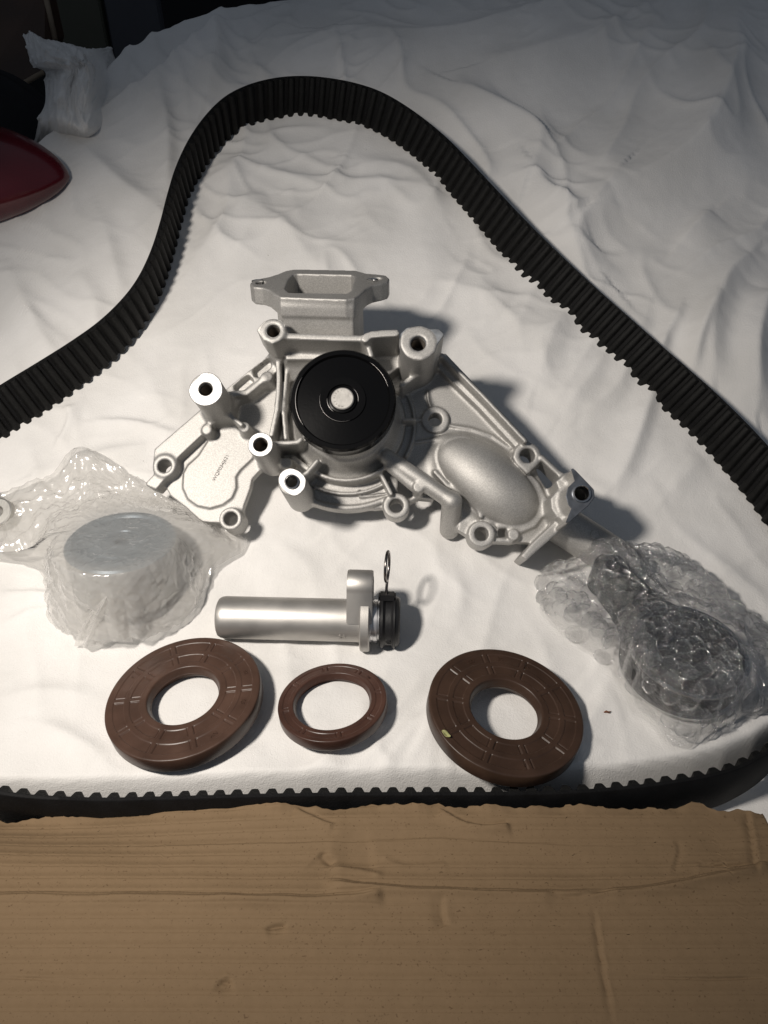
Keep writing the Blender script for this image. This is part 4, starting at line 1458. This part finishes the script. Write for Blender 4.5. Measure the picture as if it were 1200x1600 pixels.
def bagged_pulley():
    C = base_hit(204, 921)
    n = nrm(np.array([0.02, 0.10, 1.0]))
    R, Hh = 0.0318, 0.034
    x = nrm(RGT - np.dot(RGT, n) * n)
    z0 = hz(C[0], C[1])
    root = empty('idler_pulley', frame((C[0], C[1], z0 + 0.001), x, np.cross(n, x), n))
    tag(root, 'grey steel idler pulley seen through the milky plastic bag', 'pulley')
    MZ = mat('zinc_steel', (0.20, 0.245, 0.285), 0.42, metal=0.55, var=0.15, vscale=60)
    MR = mat('drum_steel', (0.50, 0.50, 0.49), 0.40, metal=0.6, var=0.1, vscale=60)
    prof = [(0.0045, Hh - .0012), (0.0105, Hh - .0012), (0.0112, Hh - .0004), (0.0165, Hh - .0004), (0.017, Hh - .0012), (0.0265, Hh - .0014), (0.0272, Hh - .0006), (0.0280, Hh), (R - .0012, Hh), (R, Hh - .0012)]
    lathe('front_face', prof, MZ, root, 96, 30)
    lathe('drum', [(R, Hh - .0012), (R, 0.001), (R - .001, 0), (0.02, 0)], MR, root, 96, 30)
    lathe('bearing', [(0.0, Hh - .004), (0.0030, Hh - .004), (0.0034, Hh - .0010), (0.0046, Hh - .0010), (0.0046, Hh - .004)], mat('bearing_steel', (0.17, 0.20, 0.23), 0.4, metal=0.5), root, 64)
    # ---- the bag
    out_px = [(-40, 800), (20, 775), (72, 768), (100, 740), (132, 714), (150, 722), (200, 752), (255, 788), (305, 800), (345, 828), (388, 856), (376, 878), (335, 905), (300, 938), (262, 966), (225, 980), (192, 1000), (165, 990), (135, 985), (100, 958), (84, 930), (70, 905), (20, 886), (-40, 880)]
    cen = np.array([C[0] + 0.0, C[1] + 0.004])
    nth, nr = 420, 170
    th, RO = star_outline(cen, [base_hit(*p) for p in out_px], nth)
    RO = RO * (1 + 0.03 * perlin(np.cos(th) * 6, np.sin(th) * 6, 61))
    s = np.linspace(0, 1, nr)[:, None] ** 0.85
    r = s * RO[None]
    r_out = np.maximum(RO[None], R + 0.015)
    r = s * r_out
    X = cen[0] + r * np.cos(th); Y = cen[1] + r * np.sin(th)
    # height of the pulley top plane here
    zt = z0 + Hh + 0.0035 - (X - C[0]) * n[0] - (Y - C[1]) * n[1]
    ground = cloth_h(X, Y) + 0.0015
    dr = np.hypot(X - C[0], Y - C[1]) - R
    ang = th[None]
    # tent: film falls away from the rim, straighter in some directions
    spread = 0.024 + 0.016 * (0.5 + 0.5 * perlin(np.cos(th) * 2.2, np.sin(th) * 2.2, 62))[None] + 0.022 * np.exp(-((np.mod(ang + 0.35, 2 * math.pi) - 0.0) / 0.5) ** 2) + 0.02 * np.exp(-((ang - 2.2) / 0.6) ** 2)
    spread = np.minimum(spread, np.maximum(r_out - R - 0.004, 0.010))
    t = np.clip((dr - 0.0015) / spread, 0, 1)
    fall = np.where(t < 1, (1 - t ** 1.5) ** 1.15, 0)
    low = ground + 0.010 * (1 - s) * np.exp(-dr / 0.035) + 0.002 + 0.009 * crease(X, Y, 20, 70).clip(0, 1) ** 2 * (1 - s ** 6)
    Z = np.maximum(low, low + (zt - low) * fall)
    cz = crease(X, Y, 34, 80); cz2 = crease(X, Y, 110, 90)
    side = np.clip(t, 0, 1)
    rad_fold = np.abs(perlin(ang * 7 + 0 * r, r * 40, 63)) * np.sin(math.pi * np.clip(t, 0, 1))
    Z = Z + (0.0022 * cz + 0.0015 * cz2.clip(0, 1) ** 2) * (0.35 + 0.65 * side) - 0.0016 * rad_fold
    crump = np.exp(-((X - base_hit(120, 790)[0]) / 0.035) ** 2 - ((Y - base_hit(120, 790)[1]) / 0.03) ** 2)
    Z = Z + 0.005 * crump * crease(X, Y, 55, 95).clip(0, 1) ** 1.2
    Z = np.maximum(Z, ground)
    Z = np.where((dr < 0.001), np.maximum(Z, zt - 0.0026), Z)
    # broad slack folds where the film hangs from the rim
    hang = np.sin(math.pi * np.clip((dr + 0.001) / 0.030, 0, 1))
    pl = hang * (0.0035 * np.abs(perlin(np.cos(th) * 4, np.sin(th) * 4, 64)[None] + 0.25 * perlin(ang * 3, Z * 40, 67)) + 0.0022 * crease(X + 1.3 * Z, Y - Z, 60, 66) + 0.0012 * crease(X - Z, Y - 1.5 * Z, 130, 68))
    X = X + pl * np.cos(th); Y = Y + pl * np.sin(th)
    v = np.stack([X, Y, Z], -1).reshape(-1, 3)
    MBAG = film_mat('milky_film', 0.50, 0.20, (1, 0.995, 0.985), bump=0.0007, bscale=110, gain=1.3, base_gloss=0.0)
    bag = mesh_obj('plastic_bag', v, grid_faces(nr, nth, True), MBAG)
    tag(bag, 'crumpled milky plastic bag wrapped round the idler pulley at left', 'plastic bag')
    # gathered tail of film hanging over the front of the pulley
    P = [(0, 0), (1, 0)]
    a0 = base_hit(200, 905); top = np.array([C[0] + 0.004, C[1] - R - 0.003, z0 + Hh - 0.004])
    rows = []
    nn = 60; mm = 46
    wdir = np.array([1.0, 0.15, 0])
    end = np.array([*base_hit(172, 992)[:2], 0]); end[2] = hz(end[0], end[1]) + 0.004
    for i in range(mm):
        f = i / (mm - 1)
        ctr = top * (1 - f) + end * f + np.array([0, -0.012 * f ** 0.5, 0.006 * math.sin(math.pi * f)])
        w = 0.004 + 0.013 * f ** 0.8
        row = []
        for j in range(nn):
            g = j / (nn - 1) - 0.5
            ph = g * 9 + 2.5 * f + 1.0
            amp = 0.0022
            row.append(ctr + wdir * w * 2 * g + np.array([0, -1, 0.5]) * amp * (np.sin(ph) + 0.35 * np.sin(ph * 2.7 + 5 * f) + 0.3 * math.sin(g * 31 + 9 * f)) + np.array([0, -0.6, 0.5]) * 0.006 * (abs(g) * -1.2))
        rows.append(row)
    o = mesh_obj('gathered_end', np.array(rows).reshape(-1, 3), grid_faces(mm, nn), MBAG, bag)


bagged_pulley()


def wrapped_tensioner():
    rnd = random.Random(5)
    MK = mat('black_steel', (0.012, 0.012, 0.014), 0.4, metal=0.3, spec=0.5, var=0.3, vscale=90)
    ME = mat('rim_steel', (0.55, 0.55, 0.54), 0.25, metal=1.0)
    C = base_hit(1055, 1060)
    z0 = hz(C[0], C[1])
    n = nrm(np.array([0.05, -0.06, 1.0])); x = nrm(np.array([1.0, -0.25, 0]) - np.dot(np.array([1.0, -0.25, 0]), n) * n)
    root = empty('tensioner_pulley', frame((C[0], C[1], z0 + 0.007), x, np.cross(n, x), n))
    tag(root, 'black tensioner pulley and bracket arm inside the bubble wrap', 'pulley')
    R = 0.0315; H = 0.018
    lathe('pulley_drum', [(0.004, H - .004), (0.010, H - .004), (0.0105, H - .001), (0.016, H - .001), (0.0165, H - .005), (R - .004, H - .005), (R - .0035, H), (R - .0012, H), (R - .0008, H - .001), (R - .0008, .001), (R - .002, 0)], MK, root, 80, 30)
    lathe('steel_rim', [(R - .0010, .0005), (R + .0012, .0003), (R + .0014, .0020), (R - .0008, .0026)], ME, root, 96, 30)
    lathe('steel_rim', [(R - .0012, H - .0012), (R + .0004, H - .0004), (R + .0002, H + .0003), (R - .0020, H + .0003)], ME, root, 96, 30)
    # bracket arm running up-left from under the pulley to its pivot boss
    e = np.array([*base_hit(945, 925)[:2], 0.0]); M = np.array(root.matrix_basis.inverted())
    el = (M[:3, :3] @ np.array([e[0], e[1], z0 + 0.02]) + M[:3, 3])
    el[2] = 0.014
    d = nrm(np.array([el[0], el[1], 0])); L = math.hypot(el[0], el[1]); sd = np.array([-d[1], d[0], 0])
    prof = []
    for k in range(40):
        f = k / 39
        w = 0.024 * (1 - f) ** 1.2 + 0.0095 + 0.002 * math.sin(f * 9)
        prof.append((f, w))
    v = []; f_ = []
    for f, w in prof:
        for zz, ww in ((0.006, w), (0.0135, w), (0.0148, w - 0.0012)):
            v.append(d * L * f + sd * ww + np.array([0, 0, zz]))
        for zz, ww in ((0.0148, w - 0.0012), (0.0135, w), (0.006, w)):
            v.append(d * L * f - sd * ww + np.array([0, 0, zz]))
    faces = [tuple(q) for q in grid_faces(40, 6, True)] + [(0, 1, 2, 3, 4, 5), tuple(39 * 6 + i for i in (5, 4, 3, 2, 1, 0))]
    sharp(mesh_obj('bracket_arm', v, faces, MK, root), 40)
    b = lathe('pivot_boss', [(0.003, 0.012), (0.0042, 0.012), (0.0044, 0.020), (0.0102, 0.020), (0.0110, 0.0185), (0.0112, 0.002), (0.010, 0)], MK, root, 64, 30)
    b.location = (el[0], el[1], 0)
    b = lathe('pivot_bolt', [(0, 0.0265), (0.0055, 0.0265), (0.0062, 0.0258), (0.0062, 0.020)], MK, root, 6, 20)
    b.location = (el[0] * .55, el[1] * .55, -0.006)

    # ---- bubble wrap: a closed pillow of film with blown cells on it
    out = [(838, 912), (848, 898), (888, 892), (910, 884), (952, 872), (988, 868), (1030, 876), (1070, 890), (1110, 930), (1150, 975), (1200, 1010), (1230, 1050), (1225, 1110), (1200, 1122), (1150, 1130), (1105, 1150), (1066, 1186), (1040, 1165), (1020, 1140), (985, 1110), (965, 1068), (935, 1035), (890, 1000), (852, 965)]
    cen = base_hit(1030, 1010)
    nth, nr = 360, 110
    th, RO = star_outline(cen, [base_hit(*p) for p in out], nth)
    k = np.ones(9) / 9
    RO = np.convolve(np.concatenate([RO[-4:], RO, RO[:4]]), k, 'valid')
    RO = RO * (1 + 0.035 * perlin(np.cos(th) * 9, np.sin(th) * 9, 201))
    Cd = np.array(root.matrix_basis)

    def top_h(X, Y, s):
        g = cloth_h(X, Y)
        # supports: pulley drum, arm
        r1 = np.hypot(X - C[0], Y - C[1])
        h1 = 0.029 * (1 - sstep(R - 0.004, R + 0.020, r1))
        e0 = C[:2]; e1 = np.array([e[0], e[1]])
        d2, _ = segd(X, Y, e0[0], e0[1], e1[0], e1[1])
        h2 = 0.026 * (1 - sstep(0.010, 0.028, d2))
        edge = np.clip(1 - s, 0, 1)
        pil = 0.016 * np.clip(edge / 0.12, 0, 1) ** 0.6
        h = np.maximum(np.maximum(h1, h2), pil)
        return g + 0.002 + h * np.clip(edge / 0.05, 0.1, 1)
    s = np.linspace(0, 1, nr)[:, None]
    X = cen[0] + s * RO * np.cos(th); Y = cen[1] + s * RO * np.sin(th)
    Z = top_h(X, Y, s)
    for _ in range(4):
        Z[1:-1] = (Z[:-2] + 2 * Z[1:-1] + Z[2:]) / 4
        Z = (np.roll(Z, 1, 1) + 2 * Z + np.roll(Z, -1, 1)) / 4
    Zs = Z.copy()
    Z = Z + (0.0030 * crease(X, Y, 50, 210) + 0.0024 * crease(X, Y, 130, 220)) * np.clip((1 - s) / .05, 0, 1)
    MW = film_mat('bubble_film', 0.03, 0.11, (1, 1, 1), bump=0.0017, bscale=480, gain=2.2, base_gloss=0.0)
    MC = film_mat('bubble_cell', 0.012, 0.10, (1, 1, 1), bump=0.0011, bscale=560, gain=2.6, base_gloss=0.0)
    wrap = empty('bubble_wrap', Matrix.Translation(Vector((cen[0], cen[1], hz(cen[0], cen[1])))))
    tag(wrap, 'clear bubble wrap package at right with a black pulley inside', 'bubble wrap')
    inv = wrap.matrix_basis.inverted(); off = np.array(wrap.location)
    mesh_obj('film', np.stack([X, Y, Z], -1).reshape(-1, 3) - off, grid_faces(nr, nth, True), MW, wrap)
    # cells: four crumpled domes, shared
    CELL = [(0.0, 0.68), (0.22, 0.665), (0.44, 0.60), (0.62, 0.50), (0.78, 0.37), (0.90, 0.22), (0.97, 0.08), (1.02, 0.01), (1.12, -0.02)]
    protos = []
    for a in range(5):
        vv = []; nrg, ns = 9, 24
        for i in range(nrg):
            ph = i / (nrg - 1) * math.pi / 2
            for j in range(ns):
                t = j / ns * 2 * math.pi
                rr_, zz = CELL[i]
                kx = 1 + 0.05 * math.sin(3 * t + a) + 0.03 * math.sin(7 * t + 2 * a)
                dent = 0.16 * float(perlin(np.array([math.cos(t) * rr_ * 2.6 + a * 9]), np.array([math.sin(t) * rr_ * 2.6]), 240 + a)[0]) * min(1.0, zz * 4)
                vv.append((math.cos(t) * rr_ * kx, math.sin(t) * rr_ * kx, zz + dent))
        fc = grid_faces(nrg, ns, True)
        o = mesh_obj('bubble', vv, fc, MC, wrap)
        protos.append(o)
    used = [False] * 5
    dx = 0.0098
    cnt = 0
    pts = []
    lim = 0.16
    jy = 0
    y = -lim
    while y < lim:
        xo = (jy % 2) * dx / 2
        xk = -lim + xo
        while xk < lim:
            pts.append((xk + rnd.uniform(-.0012, .0012), y + rnd.uniform(-.0012, .0012), 0))
            xk += dx
        y += dx * 0.87; jy += 1
    ca, sa = math.cos(0.4), math.sin(0.4)

    def put(X_, Y_, lift, rad, tilt):
        nonlocal cnt
        q = np.array([X_ - cen[0], Y_ - cen[1]]); t = math.atan2(q[1], q[0]) % (2 * math.pi)
        ro = RO[int(t / (2 * math.pi) * nth) % nth]
        sv = np.linalg.norm(q) / ro
        if sv > 1.0: return
        fi = min(sv * (nr - 1), nr - 2); ii = int(fi); jj = int(t / (2 * math.pi) * nth) % nth
        zc = Zs[ii, jj] * (1 - (fi - ii)) + Zs[ii + 1, jj] * (fi - ii)
        eps = 0.004
        def zz(a, b):
            q2 = np.array([X_ + a - cen[0], Y_ + b - cen[1]]); t2 = math.atan2(q2[1], q2[0]) % (2 * math.pi)
            s2 = min(np.linalg.norm(q2) / RO[int(t2 / (2 * math.pi) * nth) % nth], 1.0)
            return Zs[int(s2 * (nr - 1)), int(t2 / (2 * math.pi) * nth) % nth]
        gx = (zz(eps, 0) - zz(-eps, 0)) / (2 * eps); gy = (zz(0, eps) - zz(0, -eps)) / (2 * eps)
        gx = max(-1.6, min(1.6, gx)); gy = max(-1.6, min(1.6, gy))
        nn = nrm(np.array([-gx + rnd.uniform(-tilt, tilt), -gy + rnd.uniform(-tilt, tilt), 1.0]))
        pi = rnd.randrange(5)
        if not used[pi]:
            o = protos[pi]; used[pi] = True
        else:
            o = protos[pi].copy(); COL.objects.link(o); o.parent = wrap
        a = rnd.uniform(0, 6.28); ax_ = np.array([math.cos(a), math.sin(a), 0]); ax_ = nrm(ax_ - np.dot(ax_, nn) * nn); by = np.cross(nn, ax_)
        sx = rad * rnd.uniform(.9, 1.1); sy = rad * rnd.uniform(.9, 1.1); sz = rad * rnd.uniform(.75, 1.2)
        o.matrix_parent_inverse = inv
        o.matrix_basis = frame(np.array([X_, Y_, zc + lift]), ax_ * sx, by * sy, nn * sz)
        cnt += 1
    for a, b_, _ in pts:
        put(cen[0] + a * ca - b_ * sa, cen[1] + a * sa + b_ * ca, 0.0002, 0.0047, 0.12)
    # a second crumpled layer showing round the rim
    for _ in range(130):
        t = rnd.uniform(0, 6.283); ro = RO[int(t / (2 * math.pi) * nth) % nth]; f = rnd.uniform(0.55, 0.98) ** 0.7
        put(cen[0] + math.cos(t) * ro * f, cen[1] + math.sin(t) * ro * f, rnd.uniform(-0.005, 0.001), 0.0045, 0.9)
    print('BUBBLES', cnt)


wrapped_tensioner()
# ================================================================== CARDBOARD
def cardboard():
    Zt = 0.003
    up = np.array([0, 0, 1.0])
    def cp(px, py): return plane_hit(px, py, (0, 0, Zt), up)[:2]
    edge_px = [(-260, 1262), (-60, 1262), (0, 1262), (120, 1258), (250, 1254), (380, 1252), (460, 1256), (520, 1262), (600, 1257), (680, 1259), (760, 1263), (860, 1260), (960, 1262), (1040, 1264), (1080, 1256), (1120, 1267), (1165, 1268), (1192, 1272)]
    E = np.array([cp(*p) for p in edge_px])
    xr0 = cp(1193, 1272)[0]; 
    nx, ny = 430, 600
    U = np.linspace(0, 1, nx)
    xl = E[0, 0]
    V = np.linspace(0, 1, ny)[:, None]
    y_near = 0.045
    # the right edge runs slightly outward towards the viewer
    Xr_near = cp(1210, 1600)[0]
    X = xl + (np.interp(V[:, 0], [0, 1], [xr0, xr0 + 0.012])[:, None] - xl) * U[None]
    yb = np.interp(X, E[:, 0], E[:, 1])
    fray = np.clip(1 - V / 0.06, 0, 1)
    yb = yb + 0.0012 * perlin(X * 70, X * 0 + 3, 301) + 0.0009 * perlin(X * 260, X * 0 + 3, 302) + 0.0008 * (perlin(X * 130, X * 0 + 8, 309) > 0.25)
    Y = yb + (y_near - yb) * V
    Z = np.full(X.shape, Zt)
    # flutes running across
    ph = Y / 0.0058 + 0.10 * perlin(X * 5, Y * 5, 303)
    fr_ = np.abs(ph - np.round(ph))
    lm = 0.7 + 0.0 * X
    Z += 0.00020 * np.cos(2 * math.pi * ph) - 0.00042 * lm.clip(0.1, 1.2) * np.exp(-(fr_ / 0.07) ** 2)
    Z += 0.0008 * perlin(X * 6, Y * 6, 304) + 0.0002 * perlin(X * 22, Y * 22, 305) + 0.00012 * perlin(X * 120, Y * 120, 306)
    # left rear dips away, shaped so the corner darkens like a shadow
    Z -= 0.010 * np.clip((-0.02 - X) / 0.12, 0, 1.2) * sstep(0.0, 0.03, Y - (0.172 - 0.10 * (X + 0.16)))
    def dent(px_pts, w, d, asym=0.0, per=6):
        q = catmull([cp(*p) for p in px_pts], per)
        lo = q.min(0) - 4 * w; hi = q.max(0) + 4 * w
        m = (X > lo[0]) & (X < hi[0]) & (Y > lo[1]) & (Y < hi[1])
        xm, ym = X[m], Y[m]
        best = np.full(xm.shape, 9.); bt = np.zeros(xm.shape); sd = np.zeros(xm.shape)
        k = len(q) - 1
        for i in range(k):
            dd, t = segd(xm, ym, *q[i], *q[i + 1])
            cr = (q[i + 1, 0] - q[i, 0]) * (ym - q[i, 1]) - (q[i + 1, 1] - q[i, 1]) * (xm - q[i, 0])
            u = dd < best
            best = np.where(u, dd, best); bt = np.where(u, (i + t) / k, bt); sd = np.where(u, np.sign(cr), sd)
        amp = sstep(0, 0.25, np.minimum(bt, 1 - bt))
        g = np.exp(-(best / (0.55 * w)) ** 2) + 0.35 * np.exp(-(best / (2.5 * w)) ** 2) - 0.9 * asym * sd * (best / w) * np.exp(-(best / (1.8 * w)) ** 2)
        Z[m] += -1.0 * d * amp * (1 + 0.5 * perlin(xm * 40, ym * 40, 320)) * g
    dent([(515, 1355), (560, 1358), (600, 1366)], .0028, -.0014, .3)
    dent([(690, 1398), (692, 1430), (698, 1446)], .0015, .0010, .8)
    dent([(850, 1398), (900, 1402), (960, 1388)], .0020, .0014, .6)
    dent([(928, 1408), (938, 1480), (948, 1540), (962, 1610)], .0007, .0007, .8)
    dent([(415, 1452), (432, 1447), (448, 1446)], .0014, .0012, .6)
    dent([(345, 1530), (352, 1534), (362, 1530)], .0016, .0013, .7)
    dent([(500, 1330), (520, 1350)], .0030, .0016, .4)
    dent([(1085, 1350), (1120, 1352), (1190, 1348)], .0012, .0010, .6)
    dent([(1165, 1262), (1176, 1310), (1184, 1370)], .0010, .0012, .8)
    dent([(1050, 1370), (1062, 1330), (1056, 1310)], .0009, .0006, .6)
    dent([(0, 1525), (60, 1530), (120, 1534)], .0010, .0004, .6)
    dent([(980, 1525), (1100, 1530), (1200, 1526)], .0010, .0005, .6)
    def groove(px_pts, w, d, lip, far=0.0, tilt=0.0):
        q = catmull([cp(*p) for p in px_pts], 8)
        q = q + 0.0005 * np.stack([perlin(q[:, 0] * 60, q[:, 1] * 60, 331), perlin(q[:, 0] * 60, q[:, 1] * 60, 332)], -1)
        lo = q.min(0) - 0.04; hi = q.max(0) + 0.04
        m = (X > lo[0]) & (X < hi[0]) & (Y > lo[1]) & (Y < hi[1])
        xm, ym = X[m], Y[m]
        best = np.full(xm.shape, 9.); bt = np.zeros(xm.shape); sd = np.zeros(xm.shape)
        k = len(q) - 1
        for i in range(k):
            dd, t = segd(xm, ym, *q[i], *q[i + 1])
            cr = (q[i + 1, 0] - q[i, 0]) * (ym - q[i, 1]) - (q[i + 1, 1] - q[i, 1]) * (xm - q[i, 0])
            u = dd < best
            best = np.where(u, dd, best); bt = np.where(u, (i + t) / k, bt); sd = np.where(u, np.sign(cr), sd)
        amp = sstep(0, 0.10, np.minimum(bt, 1 - bt)) * (0.85 + 0.5 * perlin(xm * 25, ym * 25, 333))
        s_ = -sd * best                                   # positive on the near side
        Z[m] += amp * (-d * np.exp(-(best / w) ** 2) + lip * np.where(s_ > 0, np.exp(-(s_ / 0.0045) ** 2), np.exp(-(s_ / (w * 0.8)) ** 2)) + far * np.exp(-((s_ + 0.006) / 0.004) ** 2) - tilt * sstep(0, 0.012, -s_) * (1 - sstep(0.012, 0.036, -s_)))
    groove([(-60, 1396), (150, 1397), (350, 1399), (480, 1400), (560, 1399), (600, 1393)], .0010, .0024, .0036, 0.0, .0012)
    groove([(505, 1372), (560, 1380), (650, 1387), (780, 1392), (880, 1394), (1000, 1387), (1100, 1370), (1200, 1350)], .0011, .0028, .0044, 0.0, .0022)
    groove([(200, 1310), (400, 1311), (520, 1312), (700, 1308), (900, 1318), (1130, 1316)], .0007, .0008, .0007)
    groove([(462, 1258), (500, 1276), (522, 1284)], .0008, .0020, .0018)
    groove([(690, 1262), (720, 1280), (760, 1288), (795, 1283)], .0008, .0022, .0022)
    groove([(1085, 1345), (1130, 1352), (1200, 1345)], .0007, .0012, .0010)
    groove([(600, 1330), (640, 1345), (700, 1340)], .0012, .0006, .0006)
    # lifted, torn rim
    Z += 0.0035 * np.clip(1 - V / 0.05, 0, 1) ** 2 * (perlin(X * 28, X * 0 + 9, 310) + 0.35 * perlin(X * 90, X * 0, 311)).clip(-0.4, 1)
    m = bpy.data.materials.new('kraft_board'); m.use_nodes = True
    nt = m.node_tree; b = nt.nodes['Principled BSDF']; L = nt.links.new
    tc = nt.nodes.new('ShaderNodeTexCoord')
    b.inputs['Roughness'].default_value = 0.82; b.inputs['Specular IOR Level'].default_value = 0.25
    n1 = nt.nodes.new('ShaderNodeTexNoise'); n1.inputs['Scale'].default_value = 9; n1.inputs['Detail'].default_value = 8
    mp = nt.nodes.new('ShaderNodeMapping'); mp.inputs['Scale'].default_value = (0.85, 1.0, 1.0)
    n2 = nt.nodes.new('ShaderNodeTexNoise'); n2.inputs['Scale'].default_value = 420; n2.inputs['Detail'].default_value = 5
    n3 = nt.nodes.new('ShaderNodeTexNoise'); n3.inputs['Scale'].default_value = 900; n3.inputs['Detail'].default_value = 2
    r = nt.nodes.new('ShaderNodeValToRGB'); r.color_ramp.elements[0].position = .3; r.color_ramp.elements[1].position = .7
    r.color_ramp.elements[0].color = (0.172, 0.115, 0.064, 1); r.color_ramp.elements[1].color = (0.205, 0.139, 0.079, 1)
    L(tc.outputs['Object'], n1.inputs['Vector']); L(tc.outputs['Object'], mp.inputs['Vector']); L(mp.outputs[0], n2.inputs['Vector']); L(tc.outputs['Object'], n3.inputs['Vector'])
    mxv = nt.nodes.new('ShaderNodeMath'); mxv.operation = 'MULTIPLY_ADD'; mxv.inputs[1].default_value = 0.30; 
    L(n2.outputs['Fac'], mxv.inputs[0])
    hf = nt.nodes.new('ShaderNodeMath'); hf.operation = 'MULTIPLY'; hf.inputs[1].default_value = 0.70
    L(n1.outputs['Fac'], hf.inputs[0]); L(hf.outputs[0], mxv.inputs[2]); L(mxv.outputs[0], r.inputs['Fac'])
    # darker fibre flecks
    fl = nt.nodes.new('ShaderNodeValToRGB'); fl.color_ramp.elements[0].position = .27; fl.color_ramp.elements[1].position = .36
    fl.color_ramp.elements[0].color = (0.62, 0.58, 0.55, 1); fl.color_ramp.elements[1].color = (1, 1, 1, 1)
    L(n3.outputs['Fac'], fl.inputs['Fac'])
    mu = nt.nodes.new('ShaderNodeMixRGB'); mu.blend_type = 'MULTIPLY'; mu.inputs[0].default_value = 1
    L(r.outputs['Color'], mu.inputs[1]); L(fl.outputs['Color'], mu.inputs[2]); L(mu.outputs[0], b.inputs['Base Color'])
    bp = nt.nodes.new('ShaderNodeBump'); bp.inputs['Distance'].default_value = 0.00012
    L(n2.outputs['Fac'], bp.inputs['Height']); L(bp.outputs['Normal'], b.inputs['Normal'])
    root = empty('cardboard_box', Matrix.Translation(Vector((0.0, 0.12, -0.03))))
    tag(root, 'creased brown corrugated cardboard box with a torn far edge in front', 'cardboard box')
    off = np.array([0, 0.12, -0.03])
    # board thickness at the far and right rims
    S = np.stack([X, Y, Z], -1)
    S = np.concatenate([S[:1] + [0, -0.0006, -0.0032], S[:1] + [0, 0.0002, -0.0028], S[:1] + [0, 0.0003, -0.0004], S], 0)
    S = np.concatenate([S, S[:, -1:] + [0.0003, 0, -0.0004], S[:, -1:] + [0.0002, 0, -0.0030]], 1)
    o = mesh_obj('top_panel', S.reshape(-1, 3) - off, grid_faces(S.shape[0], S.shape[1])[:, ::-1], m, root)
    # side walls under the panel
    ymin = float(E[:, 1].min()) - 0.006
    bx('side_wall', (xl + .002 , ymin - 0.004, -0.037), (xr0 - .003, ymin, Zt - 0.0125), m, root, 0.0006).location = -Vector(tuple(off))
    bx('side_wall', (xr0 - .006, 0.05, -0.037), (xr0 - .0025, ymin - 0.0045, Zt - 0.0045), m, root, 0.0006).location = -Vector(tuple(off))


cardboard()

# ================================================================== SMALL THINGS
def lug_left():
    M = mat('lug_aluminium', (0.55, 0.54, 0.51), 0.5, metal=0.8, var=0.1, vscale=60, bump=0.0001, scale=900)
    c = cloth_hit(-4, 800, 0.012)
    n = nrm(np.array([-0.1, -0.55, 0.83])); x = nrm(RGT - np.dot(RGT, n) * n); y = np.cross(n, x)
    root = empty('metal_lug', frame(c, x, y, n))
    tag(root, 'grey metal lug with a round hole cut off by the left edge', 'metal lug')
    prof = [(0.0036, -0.010), (0.0036, 0.0), (0.0042, 0.0006), (0.0085, 0.0006), (0.0093, 0), (0.0098, -0.012)]
    lathe('eye', prof, M, root, 64, 30)
    pts = [(-0.004, 0.004, -0.005), (-0.014, 0.013, -0.006), (-0.030, 0.022, -0.007)]
    tube('arm', pts, [0.0062, 0.0075, 0.009], M, root, 20)


lug_left()


def specks():
    ML = mat('dry_leaf', (0.30, 0.30, 0.13), 0.7, var=0.3, vscale=600)
    p = cloth_hit(694, 1147, 0.0103)
    d = ray(694, 1147)
    seal = [o for o in bpy.data.objects if o.name.startswith('oil_seal')][-1]
    n = np.array(seal.matrix_basis)[:3, 2]; o_ = np.array(seal.matrix_basis)[:3, 3]
    a = plane_hit(690, 1143, o_ + n * 0.0004, n); b = plane_hit(703, 1153, o_ + n * 0.0004, n)
    ax = nrm(b - a); sd = np.cross(n, ax); L = np.linalg.norm(b - a)
    rows = []
    for i in range(12):
        f = i / 11
        w = 0.0014 * math.sin(math.pi * (0.05 + 0.9 * f)) ** 0.7
        for g in (-1, -.5, 0, .5, 1):
            rows.append(a + ax * L * f + sd * w * g + n * (0.0009 * abs(g) + 0.0004 * math.sin(f * 7)))
    o = mesh_obj('leaf_crumb', rows, grid_faces(12, 5), ML)
    s = o.modifiers.new('t', 'SOLIDIFY'); s.thickness = 0.0002
    tag(o, 'tiny olive leaf crumb lying on the right oil seal', 'leaf')
    MB = mat('brown_crumb', (0.16, 0.06, 0.025), 0.8, var=0.3, vscale=900)
    c = cloth_hit(949, 1113, 0.0006)
    pts = [c + np.array([-0.0018, 0, 0]), c + np.array([-0.0006, 0.0003, 0.0004]), c + np.array([0.0007, -0.0002, 0.0003]), c + np.array([0.0019, 0.0006, 0.0001])]
    o = tube('brown_crumb', pts, [0.0003, 0.0006, 0.0005, 0.0002], MB, None, 8)
    tag(o, 'tiny reddish brown crumb on the cloth beside the bubble wrap', 'crumb')


specks()
